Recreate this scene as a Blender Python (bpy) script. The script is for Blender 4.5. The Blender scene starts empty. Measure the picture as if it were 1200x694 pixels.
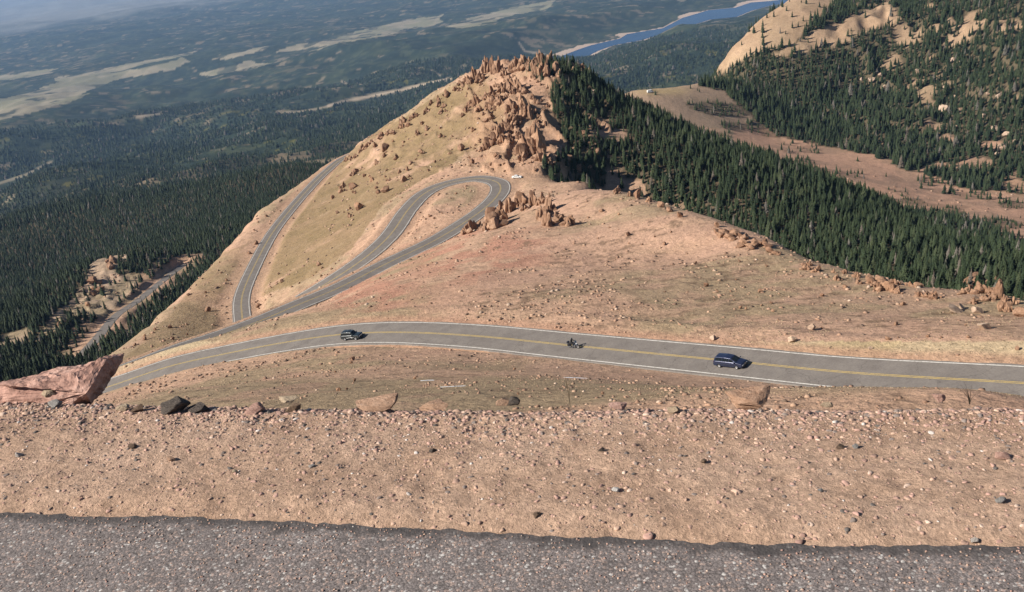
import bpy, bmesh, math, random
import numpy as np
from mathutils import Vector, Matrix, Euler
random.seed(7); rng = np.random.default_rng(11)
scene = bpy.context.scene
COL = scene.collection
R = math.radians

# ------------------------------------------------------------------ camera
FPX, PITCH, ROLL = 1100.0, R(-22.5), R(-7.0)
ROT = Matrix.Rotation(math.pi/2 + PITCH, 3, 'X') @ Matrix.Rotation(ROLL, 3, 'Z')
RN = np.array(ROT)
cam_d = bpy.data.cameras.new('camera'); cam = bpy.data.objects.new('camera', cam_d); COL.objects.link(cam)
cam_d.sensor_width = 36; cam_d.lens = 36*FPX/1200; cam_d.clip_start = 0.1; cam_d.clip_end = 120000
cam.matrix_world = ROT.to_4x4(); scene.camera = cam

def ray(px, py):
    d = RN @ np.array([(px-600)/FPX, -(py-347)/FPX, -1.0]); return d/np.linalg.norm(d)
def PD(px, py, D): return ray(px, py)*D
def PZ(px, py, z): d = ray(px, py); return d*(z/d[2])
def project(X, Y, Z):
    P = np.stack([X, Y, Z], -1) @ RN
    w = np.maximum(-P[..., 2], 1e-3)
    return 600+FPX*P[..., 0]/w, 347-FPX*P[..., 1]/w

# ------------------------------------------------------------------ noise
_T = np.random.default_rng(5).random((1024, 1024)).astype(np.float32).ravel()
def vn(x, y, s=0):
    x = np.asarray(x, float); y = np.asarray(y, float)
    xf = np.floor(x); yf = np.floor(y); fx = (x-xf).astype(np.float32); fy = (y-yf).astype(np.float32)
    fx = fx*fx*fx*(fx*(fx*6-15)+10); fy = fy*fy*fy*(fy*(fy*6-15)+10)
    xi = (xf.astype(np.int32)+s*37) & 1023; yi = (yf.astype(np.int32)+s*101) & 1023; x2 = (xi+1) & 1023; y2 = ((yi+1) & 1023) << 10; yi = yi << 10
    a = _T[yi+xi]; b = _T[yi+x2]; c = _T[y2+xi]; d = _T[y2+x2]
    a = a+(b-a)*fx; return a+(c+(d-c)*fx-a)*fy
def fbm(x, y, sc, o=4, s=0, g=0.5):
    t = 0; a = 1; n = 0; f = 1.0/sc; c, q = 0.8, 0.6
    for k in range(o):
        t = t + a*vn(x*f+k*17.3, y*f-k*9.1, s+k*31); n += a; a *= g
        x, y = c*x-q*y, q*x+c*y; f *= 2.03
    return t/n
def ss(a, b, x):
    t = np.clip((x-a)/(b-a), 0, 1); return t*t*(3-2*t)
def inpoly(px, py, poly):
    r = np.zeros(px.shape, bool); n = len(poly)
    for i in range(n):
        x1, y1 = poly[i]; x2, y2 = poly[(i+1) % n]
        if y1 == y2: continue
        c = ((y1 > py) != (y2 > py)) & (px < (x2-x1)*(py-y1)/(y2-y1)+x1)
        r ^= c
    return r

# ------------------------------------------------------------------ roads (centre lines, from picture point + height)
def spline(P, step):
    P = np.array(P); n = len(P)
    E = np.vstack([2*P[0]-P[1], P, 2*P[-1]-P[-2]]); out = []
    for i in range(n-1):
        p0, p1, p2, p3 = E[i:i+4]; L = np.linalg.norm(p2-p1); m = max(2, int(L/step*2))
        for t in np.linspace(0, 1, m, endpoint=False):
            out.append(0.5*((2*p1)+(-p0+p2)*t+(2*p0-5*p1+4*p2-p3)*t*t+(-p0+3*p1-3*p2+p3)*t**3))
    out.append(P[-1]); out = np.array(out)
    s = np.r_[0, np.cumsum(np.linalg.norm(np.diff(out, axis=0), axis=1))]
    q = np.arange(0, s[-1], step)
    o = np.stack([np.interp(q, s, out[:, k]) for k in range(3)], -1)
    for _ in range(6):
        o[1:-1] = 0.25*o[:-2]+0.5*o[1:-1]+0.25*o[2:]
    return o
main_c = [PZ(*a) for a in [(1330,458,-60.5),(1200,449,-63),(1000,437,-66.5),(860,423.5,-69.5),(670,405,-73.5),(560,394,-76),(470,389.5,-78),(400,392,-80),(330,402,-82.5),(260,415.5,-85.5),(200,429,-88),(140,449,-91)]]
main_c.append(main_c[-1]+(main_c[-1]-main_c[-2])*0.8)
loop_c = [PZ(*a) for a in [(150,432,-98),(213,408,-100),(250,396,-101.5),(300,378,-103.5),(350,357,-105),(400,336,-106.5),(455,308,-108.3),(511,281,-110),(553,255,-111),(575,238,-111.5),(586,224,-112),(584,214.5,-112),(570,210,-112.2),(553,209.5,-112.5),(522,215.5,-113),(497,227,-113.5),(478,246,-114),(463,268,-115),(450,283,-115.8),(428,302,-117),(396,324,-119),(350,352,-122.5)]]
leg_c = [PZ(*a) for a in [(300,402,-134.5),(287,390,-135),(284,374,-136),(284,346,-137.5),(298,312,-139.5),(318,275,-142),(340,246,-144),(362,221,-146),(381,202,-148),(405,184,-150)]]
e = leg_c[-1]; leg_c.append(e+np.array([22., 45., -4.])); leg_c.append(e+np.array([60., 80., -9.]))
wood_c = [PD(*a) for a in [(60,452,600),(90,422,615),(113,397,640),(136,370,680),(162,352,715),(193,327,775),(215,310,830)]]
ROADS = {'main': (spline(main_c, 1.0), 4.9, -0.06), 'loop': (spline(loop_c, 1.0), 4.5, 0.0),
         'leg': (spline(leg_c, 1.0), 3.6, 0.0), 'wood': (spline(wood_c, 1.5), 3.4, 0.0)}
def frames(c):
    t = np.gradient(c[:, :2], axis=0); t /= np.linalg.norm(t, axis=1)[:, None]
    return t, np.stack([-t[:, 1], t[:, 0]], -1)     # tangent, left normal

# ------------------------------------------------------------------ terrain control points
def far_g(x, y):
    r = np.hypot(x, y)
    return -925 + 625*np.exp(-(r-700)/2600)
CP = []
def cz(L): CP.extend(PZ(*a) for a in L)
def cd(L): CP.extend(PD(*a) for a in L)
def cskyline(L, d1=60, s1=0.62, d2=170, s2=0.5):
    L2 = []
    for a, b_ in zip(L[:-1], L[1:]):
        for t in (0, .34, .67): L2.append(tuple(a[i]+(b_[i]-a[i])*t for i in range(3)))
    for a in L2+[L[-1]]:
        p = PZ(*a); CP.append(p); u = p[:2]/np.linalg.norm(p[:2])
        for d, s in ((d1*0.35, s1*0.8), (d1, s1), (d2, s2)):
            CP.append(np.array([p[0]+u[0]*d, p[1]+u[1]*d, p[2]-s*d]))
# slope below the viewpoint
for az in (-38, -25, -12, 0, 12, 25, 38):
    for rr, zz in ((8, -9), (18, -15), (32, -22.5)):
        CP.append(np.array([rr*math.sin(R(az)), rr*math.cos(R(az)), zz - (0.05*rr if az > 10 else -0.06*rr if az < -10 else 0)]))
cd([(600,476,70),(300,472,88),(900,466,62),(1150,462,62),(600,446,108),(300,447,142),(850,455,98),(450,425,150),(450,455,105),(750,450,100),(1050,464,85),(180,462,130)])
# benches and the pink spur
cz([(1150,408,-62.5),(900,388,-70),(700,368,-75),(600,360,-77),(500,360,-79.5),(430,362,-82.3),(360,371,-85),(300,386.5,-88),(253,400,-89.5),(217,411,-91),(170,430,-93.5),
    (450,345,-85.5),(520,320,-88.5),(600,300,-90),(600,330,-83.5),(560,280,-97),(620,272,-95),(640,250,-98.5),(700,262,-96),(700,300,-89.5),(800,300,-88),(800,340,-79.5),
    (900,320,-83),(900,360,-75.5),(1000,350,-77.5),(1000,382,-70.5),(1100,362,-75),(1150,375,-71.5),(1200,368,-73),(1290,370,-71),(430,335,-96),(480,315,-97),(400,350,-100),
    (640,210,-111.5),(622,204,-112),(690,216,-109),(655,225,-107),(540,235,-111.8),(515,252,-112),(550,225,-112),(610,212,-112)])
# rock crest on the right then the drop behind it
cskyline([(705,226,-104),(760,237,-101),(800,248,-97.5),(850,264,-93),(900,281,-89.5),(950,303,-87),(1000,319,-84.5),(1080,336,-81),(1170,346,-79),(1290,372,-73)], 30, 0.72, 75, 0.55)
# grass face and crags
cz([(330,335,-131),(350,295,-134),(395,295,-123),(400,250,-131),(430,240,-124.5),(450,212,-124),(425,200,-136),(480,190,-121),(500,160,-117),(550,155,-109),(560,115,-101),(530,190,-114),
    (600,188,-111.5),(600,150,-104),(620,130,-98),(645,182,-108.5),(560,183,-113),(650,90,-91),(650,130,-101),(675,140,-107),(690,200,-115),(430,275,-119),(375,330,-123)])
cskyline([(408,180,-149.5),(440,156,-132),(480,130,-117),(520,102,-104),(560,82,-95),(600,76,-91.5),(650,74,-89),(690,88,-101)])
cskyline([(376,198,-151),(340,223,-150),(300,252,-149),(262,295,-147.5),(225,335,-145),(180,375,-138),(140,415,-125)], 60, 0.6, 150, 0.5)
cz([(250,365,-137),(205,400,-127),(170,425,-99)])
# forest slope beyond the crest
cd([(760,130,590),(850,178,570),(950,208,540),(1050,243,515),(1200,300,440),(760,190,470),(850,230,440),(950,265,420),(1050,295,370),(1180,320,330),(1290,350,300),(720,120,585),(1330,330,420)])
for px, py, D in ((700,92,612),(760,130,590),(850,178,570),(950,208,540),(1050,243,515),(1200,300,440),(1330,330,430)):
    p = PD(px, py, D); u = p[:2]/np.linalg.norm(p[:2])
    CP.append(np.array([p[0]+u[0]*70, p[1]+u[1]*70, p[2]-45]))
# scree, saddle, hill on the right
cd([(1100,252,690),(1190,275,650),(1100,218,800),(1000,212,740),(900,182,780),(1000,190,820),(900,160,880),(830,130,880),(1200,225,800),(1330,250,800)])
cd([(1100,100,1030),(1200,100,980),(1000,120,1000),(900,110,980),(1100,0,1200),(1200,0,1130),(1000,60,1080),(1330,60,1080),(1200,-60,1300),(1000,0,1240)])
cskyline([(742,106,-168),(790,102,-176),(830,96,-180)], 80, 0.5, 260, 0.5)
cskyline([(826,84,-176),(870,48,-172),(925,8,-165),(955,-18,-160)], 80, 0.6, 260, 0.5)
# left woods and the bare knoll
cd([(0,450,520),(60,425,560),(120,405,600),(60,375,680),(150,362,700),(110,325,800),(180,300,870),(130,302,840),(-80,440,560),
    (40,352,980),(0,370,900),(50,318,1200),(100,285,1300),(200,272,1150),(260,270,950),(300,240,1250),(0,250,2000),(150,230,1900),(350,200,1500),(-100,330,1200)])
for k in ROADS:
    c = ROADS[k][0]; CP.extend(c[::14 if k != 'wood' else 25])
for az in range(-60, 61, 10):
    for rr in (2500, 3200):
        x, y = rr*math.sin(R(az)), rr*math.cos(R(az)); CP.append(np.array([x, y, far_g(x, y)]))
for az in range(-10, 40, 8):
    x, y = 1850*math.sin(R(az)), 1850*math.cos(R(az)); CP.append(np.array([x, y, far_g(x, y)+20]))
CP = np.array(CP)
# drop near-duplicates
keep = []
for i, p in enumerate(CP):
    if all((p[0]-CP[j, 0])**2+(p[1]-CP[j, 1])**2 > (3.0+0.01*abs(p[1]))**2 for j in keep): keep.append(i)
CP = CP[keep]
BETA = 1.35; SC = 100.0
def _k(d2): return -(d2+1e-12)**(BETA/2)
n = len(CP); q = CP[:, :2]/SC
K = _k(((q[:, None]-q[None])**2).sum(-1)); K[np.arange(n), np.arange(n)] = 0.0
A = np.zeros((n+1, n+1)); A[:n, :n] = K - np.eye(n)*0.004; A[:n, n] = 1; A[n, :n] = 1
W = np.linalg.solve(A, np.r_[CP[:, 2]-far_g(CP[:, 0], CP[:, 1]), 0])
def rbf(x, y):
    sh = x.shape; x = x.ravel()/SC; y = y.ravel()/SC; out = np.empty(len(x))
    for i in range(0, len(x), 20000):
        d2 = (x[i:i+20000, None]-q[None, :, 0])**2 + (y[i:i+20000, None]-q[None, :, 1])**2
        out[i:i+20000] = _k(d2) @ W[:n] + W[n]
    return out.reshape(sh)

# ------------------------------------------------------------------ the road shelf under the viewpoint
CAMH = 2.2
edge_near = np.array([PZ(px, py, -CAMH)[:2] for px, py in [(-500,584),(0,596),(400,612),(600,621),(900,634),(1200,638),(1700,640)]])
lip = np.array([PZ(px, py, -CAMH-0.12)[:2] for px, py in [(-500,466),(0,480),(150,488),(400,492),(600,491),(900,490),(1200,489),(1700,488)]])
def lip_y(x): return np.interp(x, lip[:, 0], lip[:, 1])
def edge_y(x): return np.interp(x, edge_near[:, 0], edge_near[:, 1])
def near_z(x, y):
    ly = lip_y(x) + 0.10*(fbm(x, y*0, 0.9, 3, 5)-0.5)
    ey = edge_y(x)
    base = -CAMH - 0.03 - 0.09*ss(0, 1, (y-ey)/np.maximum(ly-ey, .3))
    s = y-ly
    return base + np.where(s > 0, -0.74*s + 0.74*0.12*(1-np.exp(-np.maximum(s, 0)/0.12)), 0)

# ------------------------------------------------------------------ nearest-road raster (1/2 m cells)
GX0, GX1, GY0, GY1, GS = -360, 300, 60, 900, 0.5
nx, ny = int((GX1-GX0)/GS), int((GY1-GY0)/GS)
RASTER = {}
for k, (c, hw, bank) in ROADS.items():
    dist = np.full((ny, nx), 99.0, np.float32); zz = np.zeros((ny, nx), np.float32); sg = np.zeros((ny, nx), np.float32)
    t, nn = frames(c); W2 = 22
    for i in range(len(c)):
        ix, iy = int((c[i, 0]-GX0)/GS), int((c[i, 1]-GY0)/GS); w = int(W2/GS)
        x0, x1, y0, y1 = max(ix-w, 0), min(ix+w, nx), max(iy-w, 0), min(iy+w, ny)
        if x0 >= x1 or y0 >= y1: continue
        xs = GX0+(np.arange(x0, x1)+.5)*GS-c[i, 0]; ys = GY0+(np.arange(y0, y1)+.5)*GS-c[i, 1]
        dx, dy = np.meshgrid(xs, ys); al = dx*t[i, 0]+dy*t[i, 1]; la = dx*nn[i, 0]+dy*nn[i, 1]
        dd = np.hypot(al, la); sub = dist[y0:y1, x0:x1]; m = dd < sub
        sub[m] = dd[m]; sg[y0:y1, x0:x1][m] = la[m]
        gz = (c[min(i+1, len(c)-1), 2]-c[max(i-1, 0), 2])/2.0
        zz[y0:y1, x0:x1][m] = (c[i, 2] + gz*al + bank*np.clip(la, -hw-1, hw+1))[m]
    RASTER[k] = (dist, zz, sg)
def rsample(k, x, y):
    d, z, s = RASTER[k]
    fx = (x-GX0)/GS-.5; fy = (y-GY0)/GS-.5
    ok = (fx > 0) & (fy > 0) & (fx < nx-2) & (fy < ny-2)
    fx = np.clip(fx, 0, nx-2); fy = np.clip(fy, 0, ny-2); ix = fx.astype(int); iy = fy.astype(int); ax = fx-ix; ay = fy-iy
    def bl(a): return (a[iy, ix]*(1-ax)+a[iy, ix+1]*ax)*(1-ay)+(a[iy+1, ix]*(1-ax)+a[iy+1, ix+1]*ax)*ay
    dd = np.where(ok, bl(d), 99.0)
    return dd, z[np.rint(fy).astype(int), np.rint(fx).astype(int)], s[np.rint(fy).astype(int), np.rint(fx).astype(int)]

# ------------------------------------------------------------------ polar height grid
NT, NR = 960, 1750
TH = np.radians(np.linspace(-41, 41, NT)); RR = 6.0*np.exp(np.linspace(0, math.log(48000/6.0), NR))
tt, rr_ = np.meshgrid(TH, RR); X = rr_*np.sin(tt); Y = rr_*np.cos(tt)
res_z = -902.0                                                # reservoir level
water_px = [(655,69),(660,65),(678,58),(693,53),(727,45),(735,40),(777,33),(800,21),(830,12),(862,9),(880,3),(905,1),(935,-3),(975,-8),(990,-4),(933,3),(905,6),(880,13),(863,20),(833,23),(800,33),(775,40),(753,47),(720,53),(700,60),(680,71),(665,73)]
water_xy = [tuple(PZ(px, py, res_z)[:2]) for px, py in water_px]
def polydist(x, y, poly):
    d = np.full(x.shape, 1e9)
    for i in range(len(poly)):
        ax, ay = poly[i]; bx, by = poly[(i+1) % len(poly)]
        L2 = (bx-ax)**2+(by-ay)**2; t = np.clip(((x-ax)*(bx-ax)+(y-ay)*(by-ay))/L2, 0, 1)
        d = np.minimum(d, np.hypot(x-ax-t*(bx-ax), y-ay-t*(by-ay)))
    return np.where(inpoly(x, y, poly), -d, d)
g = far_g(X, Y)
cut = int(np.searchsorted(RR, 3300))
# rbf on a coarser lattice, then refined
ci = np.r_[np.arange(0, cut, 3), cut]; cj = np.r_[np.arange(0, NT-1, 3), NT-1]
Zc = rbf(X[np.ix_(ci, cj)], Y[np.ix_(ci, cj)])
tmp = np.stack([np.interp(np.arange(NT), cj, row) for row in Zc])
res = np.stack([np.interp(np.arange(cut), ci, tmp[:, j]) for j in range(NT)], 1)
fade = 1-ss(2300, 3200, RR[:cut])[:, None]
Z = g.copy(); Z[:cut] += res*fade
rad = np.hypot(X, Y)
# broad relief
Z += ss(900, 2600, rad)*(270*(fbm(X, Y, 2300, 5, 3)-0.5)+ (120*(fbm(X, Y, 700, 5, 4)-0.5) - 190*(np.abs(2*fbm(X, Y, 1500, 4, 6)-1)-.25)))*(1-0.6*ss(6000, 9500, rad))
Z += 900*ss(0.42, 0.75, fbm(X, Y, 9000, 5, 12))*ss(21000, 33000, rad)
Zb = Z.copy()
mid = rad < 3000
PXv, PYv = project(X, Y, Z)
# ------------------------------------------------------------------ fine relief, roads cut in, water bed
detail = 1.4*(fbm(X, Y, 34, 4, 21)-0.5) + 0.45*(fbm(X, Y, 6, 3, 22)-0.5)*(rad < 800)
crag_poly = [(400,180),(480,120),(560,72),(700,72),(720,105),(705,190),(640,205),(560,198),(470,200),(440,215)]
jx = 10*(fbm(X, Y, 25, 3, 61)-.5); jy = 8*(fbm(X, Y, 25, 3, 62)-.5)
inm = lambda poly, j=1.0: inpoly(PXv+jx*j*2, PYv+jy*j*2, poly)
crag = inm(crag_poly) & (rad > 395) & (rad < 680); cragc = crag*ss(535, 575, PXv)
rg = 1-np.abs(2*fbm(X+0.4*Y, Y*0.45, 13, 4, 71)-1)
detail += np.where(crag, (1.0+2.1*cragc)*(ss(0.75, 0.98, rg)) + 1.0*(fbm(X, Y, 4, 3, 72)-.5), 0)
knollrock = (PXv < 190) & (PYv > 285) & (PYv < 385) & (rad > 600) & (rad < 1000)
detail += np.where(knollrock, 2.2*ss(.6, 1, 1-np.abs(2*fbm(X, Y, 14, 4, 75)-1)), 0)
detail += np.where((rad > 860) & (rad < 1400), 7*ss(900, 1020, PXv)*ss(.72, 1, 1-np.abs(2*fbm(X, Y, 60, 4, 77)-1)), 0)
near_fade = ss(10, 60, rad)
Z += detail*(rad < 2500)*near_fade*(1-0.6*(rad < 130))
rd = {}
for k in ('wood', 'leg', 'loop', 'main'):
    d, zr, sg = rsample(k, X, Y); hw = ROADS[k][1]; rd[k] = (d, sg)
    if k == 'main':   # wide bench on the far (downhill, +side) edge
        far = sg > 0 if frames(ROADS[k][0])[1][0][1] > 0 else sg < 0
        bw = np.where(far, 6.5, 1.2)
    else: bw = np.full(d.shape, 1.8)
    w = 1-ss(hw+bw, hw+bw+np.where(d < 99, 6.0, 6), d)
    tgt = zr-0.16-0.02*np.maximum(d-hw, 0)
    Z = Z*(1-w)+tgt*w
wd = np.full(X.shape, 1e9); m = (rad > 4500) & (rad < 13000) & (tt > R(-4)) & (tt < R(34))
wd[m] = polydist(X[m], Y[m], water_xy)
wn = wd + 160*(fbm(X, Y, 300, 4, 9)-.5)
Z = np.where(wd < 700, res_z-6+np.maximum(ss(-40, 60, wd)*10, 0)+ (Z-res_z)*ss(60, 700, wd)*1.0, Z)
Z = np.where(wd < 700, np.where(wd < 0, res_z-4, np.maximum(Z, res_z+1+wd*0.02)), Z)
zn = near_z(X, Y)
Z = np.where(rad < 90, np.maximum(Z, zn), Z)
Z = np.where((Y < lip_y(X)+1.0) & (rad < 20), np.minimum(Z, zn)-0.05, Z)
PXv, PYv = project(X, Y, Z)
LR = math.log(48000/6.0)
def hq(x, y):
    a = (np.arctan2(x, y)-TH[0])/(TH[-1]-TH[0])*(NT-1); b = np.log(np.maximum(np.hypot(x, y), 6.01)/6.0)/LR*(NR-1)
    a = np.clip(a, 0, NT-1.001); b = np.clip(b, 0, NR-1.001); i = b.astype(int); j = a.astype(int); u = b-i; v = a-j
    return (Z[i, j]*(1-v)+Z[i, j+1]*v)*(1-u)+(Z[i+1, j]*(1-v)+Z[i+1, j+1]*v)*u
def pick(px, py, dmin=20.0):
    d = ray(px, py); t = dmin*1.0*np.exp(np.arange(0, 6.6, 0.002)); P = d[None]*t[:, None]
    h = hq(P[:, 0], P[:, 1]); b = np.nonzero(P[:, 2] < h)[0]
    if len(b) == 0: return None
    i = b[0]; a = P[max(i-1, 0)]; p = P[i]; return np.array([p[0], p[1], h[i]]), float(np.linalg.norm(p))

# ------------------------------------------------------------------ ground colours (albedo only)
def cmix(c, col, w): return c*(1-w[..., None]) + np.array(col)*w[..., None]
def soft(poly, j=1.0, sc=None):   # noisy-edged mask
    return inm(poly, j).astype(float)
n1 = fbm(X, Y, 40, 5, 101); n2 = fbm(X, Y, 9, 4, 102); n3 = fbm(X, Y, 2.2, 3, 103); n4 = fbm(X, Y, 160, 4, 104)
C = np.zeros(X.shape+(3,)); C[:] = (0.475, 0.308, 0.212)
C = cmix(C, (0.34, 0.25, 0.16), ss(.45, .6, n1))
C = cmix(C, (0.44, 0.275, 0.195), ss(.55, .7, n2)*.6)
C = cmix(C, (0.17, 0.115, 0.075), ss(.62, .75, n3)*.45)
# reddish earth on the cut slopes
red = np.exp(-((PXv-555)/75)**2-((PYv-300)/28)**2)+np.exp(-((PXv-430)/50)**2-((PYv-345)/22)**2)+.7*np.exp(-((PXv-610)/40)**2-((PYv-288)/8)**2)
C = cmix(C, (0.42, 0.215, 0.15), np.clip(red*ss(.3, .6, n2)*1.3, 0, .8)*(rad < 420))
# dry grass
grass_polys = [[(300,350),(306,325),(330,275),(375,215),(405,182),(440,156),(480,130),(520,104),(560,90),(590,110),(590,140),(575,165),(520,195),(450,240),(415,290),(360,325)],
               [(135,430),(195,372),(262,297),(300,275),(270,340),(262,385),(200,412)]]
gm = np.clip(inm(grass_polys[0], .6).astype(float)*1.0 + inm(grass_polys[1], .6)*.55, 0, 1)*(rad > 240)*(rad < 700)
C = cmix(C, (0.255, 0.178, 0.10), gm*ss(.25, .5, n2*.5+n1*.5)*.9)
C = cmix(C, (0.205, 0.15, 0.078), gm*ss(.5, .62, fbm(X, Y, 14, 4, 110))*.55)
low = (rad < 200) & (PYv > 375)
dm = rd['main'][0]; msg = rd['main'][1]
near_side = (msg < 0)
lg = ((rad < 260) & (Y > 0) & (PYv > 400) & near_side).astype(float)
C = cmix(C, (0.49, 0.385, 0.245), lg*.85)
C = cmix(C, (0.45, 0.345, 0.20), lg*ss(.5, .62, fbm(X*0.6, Y, 9, 4, 111))*.8)
C = cmix(C, (0.42, 0.28, 0.19), lg*ss(.55, .66, n2)*.5)
# spur on the near side of the crest: patchy sparse grass, darker scrub
sp = ((PXv > 560) & (PYv > 215) & (PYv < 400) & (rad < 420)).astype(float)
C = cmix(C, (0.40, 0.275, 0.185), sp*ss(.52, .62, fbm(X, Y, 12, 4, 112))*.3)
C = cmix(C, (0.45, 0.285, 0.205), sp*ss(.5, .6, fbm(X, Y*2.5, 26, 5, 118))*.6)
C = cmix(C, (0.17, 0.115, 0.075), sp*ss(.6, .7, fbm(X, Y*2, 3.0, 3, 113))*ss(.48, .6, fbm(X, Y*2, 26, 3, 114))*.7)
# graded shoulders beside the roads
sh = (1-ss(ROADS['main'][1]+5.5, ROADS['main'][1]+8.5, dm+2*(n2-.5)))*(msg > 0)
C = cmix(C, (0.45, 0.31, 0.19), sh*.9)
for k, wdt in (('loop', 4.0), ('leg', 4.0), ('main', 1.4)):
    d = rd[k][0]; s_ = 1-ss(ROADS[k][1]+wdt, ROADS[k][1]+wdt+3, d+2.5*(n2-.5))
    C = cmix(C, (0.42, 0.27, 0.185) if k != 'main' else (0.42, 0.25, 0.17), s_*.75)
park = np.exp(-((PXv-640)/30)**4-((PYv-207)/9)**2)*(rad < 480)
C = cmix(C, (0.40, 0.26, 0.175), np.clip(park*1.5, 0, .9))
# rocky crag ground
C = cmix(C, (0.33, 0.2, 0.13), cragc*(.35+.4*(rg > .8)))
# scree and saddle
scree = ((rad > 600) & (rad < 900) & (PXv > 860)).astype(float)
C = cmix(C, (0.46, 0.275, 0.19), scree*.85)
C = cmix(C, (0.24, 0.17, 0.12), scree*ss(.52, .68, fbm(X, Y, 18, 4, 120))*.5)
sad = ((rad > 800) & (rad < 1000) & (PXv > 720) & (PXv < 900) & (PYv < 150)).astype(float)
C = cmix(C, (0.31, 0.225, 0.16), sad*.85)
C = cmix(C, (0.42, 0.31, 0.17), (np.exp(-((PXv-775)/32)**4-((PYv-107)/5)**2)*sad)*.9)
hill = (rad > 740) & (PXv > 800) & inpoly(PXv, PYv, [(822,92),(850,108),(905,162),(955,172),(1010,184),(1110,219),(1200,233),(1600,270),(1600,-300),(820,-300),(815,80)])
C = cmix(C, (0.40, 0.28, 0.18), hill*ss(0, 1, (rad-900)/100)*.8)
C = cmix(C, (0.28, 0.19, 0.12), hill*ss(.5, .62, fbm(X+Y, (X-Y)*3, 60, 5, 128))*.5)

# --- forest density: 0..1
F = np.zeros(X.shape)
near_forest = [(612,88),(660,78),(700,88),(760,124),(850,172),(950,202),(1050,240),(1120,262),(1260,312),(1500,400),(1500,700),(600,700),(600,215),(640,205),(668,185),(655,150),(640,110)]
crest_az = np.array([p[0]/p[1] for p in [PZ(*a) for a in [(640,205,-110),(705,226,-104),(850,276,-92.5),(1000,322,-84.5),(1170,346,-79),(1290,372,-73)]]])
crest_r = np.array([np.hypot(*p[:2]) for p in [PZ(*a) for a in [(640,205,-110),(705,226,-104),(850,276,-92.5),(1000,322,-84.5),(1170,346,-79),(1290,372,-73)]]])
az_ = X/np.maximum(Y, 1)
crr = np.interp(az_, crest_az, crest_r)
nf = (rad > crr+14) & (rad < 660) & inpoly(PXv+jx, PYv+jy+8, near_forest) & (az_ > PZ(612,88,-100)[0]/PZ(612,88,-100)[1])
rock_gap = ss(.60, .66, fbm(X, Y, 30, 3, 130))*ss(-1, 1, (790-PXv)/30.)
F = np.where(nf, 1.0-0.85*rock_gap, F)
right_forest = [(822,92),(850,86),(880,66),(930,48),(960,18),(985,0),(1000,-60),(1500,-60),(1500,260),(1200,229),(1110,215),(1010,180),(955,168),(905,160),(870,128),(850,106),(820,100)]
bare1 = [(898,68),(925,52),(960,35),(1010,14),(1040,0),(1052,22),(1030,34),(1000,46),(950,58),(920,66)]
rf = (rad > 735) & (rad < 1500) & inm(right_forest, .6) & ~inm(bare1, .5)
gapn = ss(.61, .67, fbm(X, Y, 26, 4, 137))*ss(960, 1060, PXv)*.85
F = np.where(rf, 1-gapn, F)
for (cx, cy, sx, sy) in [(845,128,38,8),(905,152,32,9),(1170,262,28,6),(1120,250,14,5),(1185,240,16,5),(1070,236,16,4),(860,148,20,4)]:
    F = np.maximum(F, ((((PXv-cx)/sx)**2+((PYv-cy-0.1*(PXv-cx))/sy)**2) < .55+.9*n2)*(rad > 600)*(rad < 1000)*0.6)
sk = [(-300,700),(-300,-100),(560,-100),(408,176),(376,200),(340,224),(300,254),(262,297),(225,338),(180,378),(130,425),(110,500)]
left_r = np.interp(az_, [p[0]/p[1] for p in [PZ(130,420,-125),PZ(225,335,-145),PZ(300,252,-149),PZ(408,178,-150),PZ(560,82,-95)]], [360,470,590,720,720])
lf = (rad > left_r) & (rad < 5600) & ((PXv < 620) | (rad > 1700))
knoll_bare = [(95,338),(112,302),(132,292),(155,292),(190,293),(150,300),(135,322),(165,320),(150,345),(120,372),(85,372),(60,392),(40,400),(60,375)]
cliff = [(0,408),(30,398),(48,390),(30,386),(0,392)]
F = np.maximum(F, ss(.60, .68, fbm(X, Y*1.6, 24, 4, 144))*.38*((rad > 610) & (rad < 900) & (PXv > 760)))
kb = (inm(knoll_bare, .35) | inm(cliff, .3)) & (rad > 600) & (rad < 1050)
F = np.where(lf, 1.0, F); F = np.where(kb, 0.06, F)
C = cmix(C, (0.40, 0.30, 0.215), kb.astype(float)*.8)
C = cmix(C, (0.30, 0.235, 0.15), kb*ss(.5, .6, fbm(X, Y, 18, 3, 140))*.8)
F = np.where((rd['wood'][0] < 9) , 0, F); F = np.where((rd['wood'][0] < 20) & (rd['wood'][1]*0+PYv > 0) & (rad < 850), F*.45, F)
far_clear = ss(.70, .73, fbm(X, Y*1.0, 420, 4, 141))*(rad > 1300)
F = F*(1-far_clear*.9)
F = np.where(rad > 1300, F*(1-(1-ss(.36, .56, fbm(X, Y, 170, 5, 142)))*.75*ss(1300, 2200, rad)), F)
for k in ('main', 'loop', 'leg'): F = np.where(rd[k][0] < 14, 0, F)
# --- colour of wooded ground
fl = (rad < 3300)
C = cmix(C, (0.06, 0.055, 0.034), np.where(fl, F*.85, 0))
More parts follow.
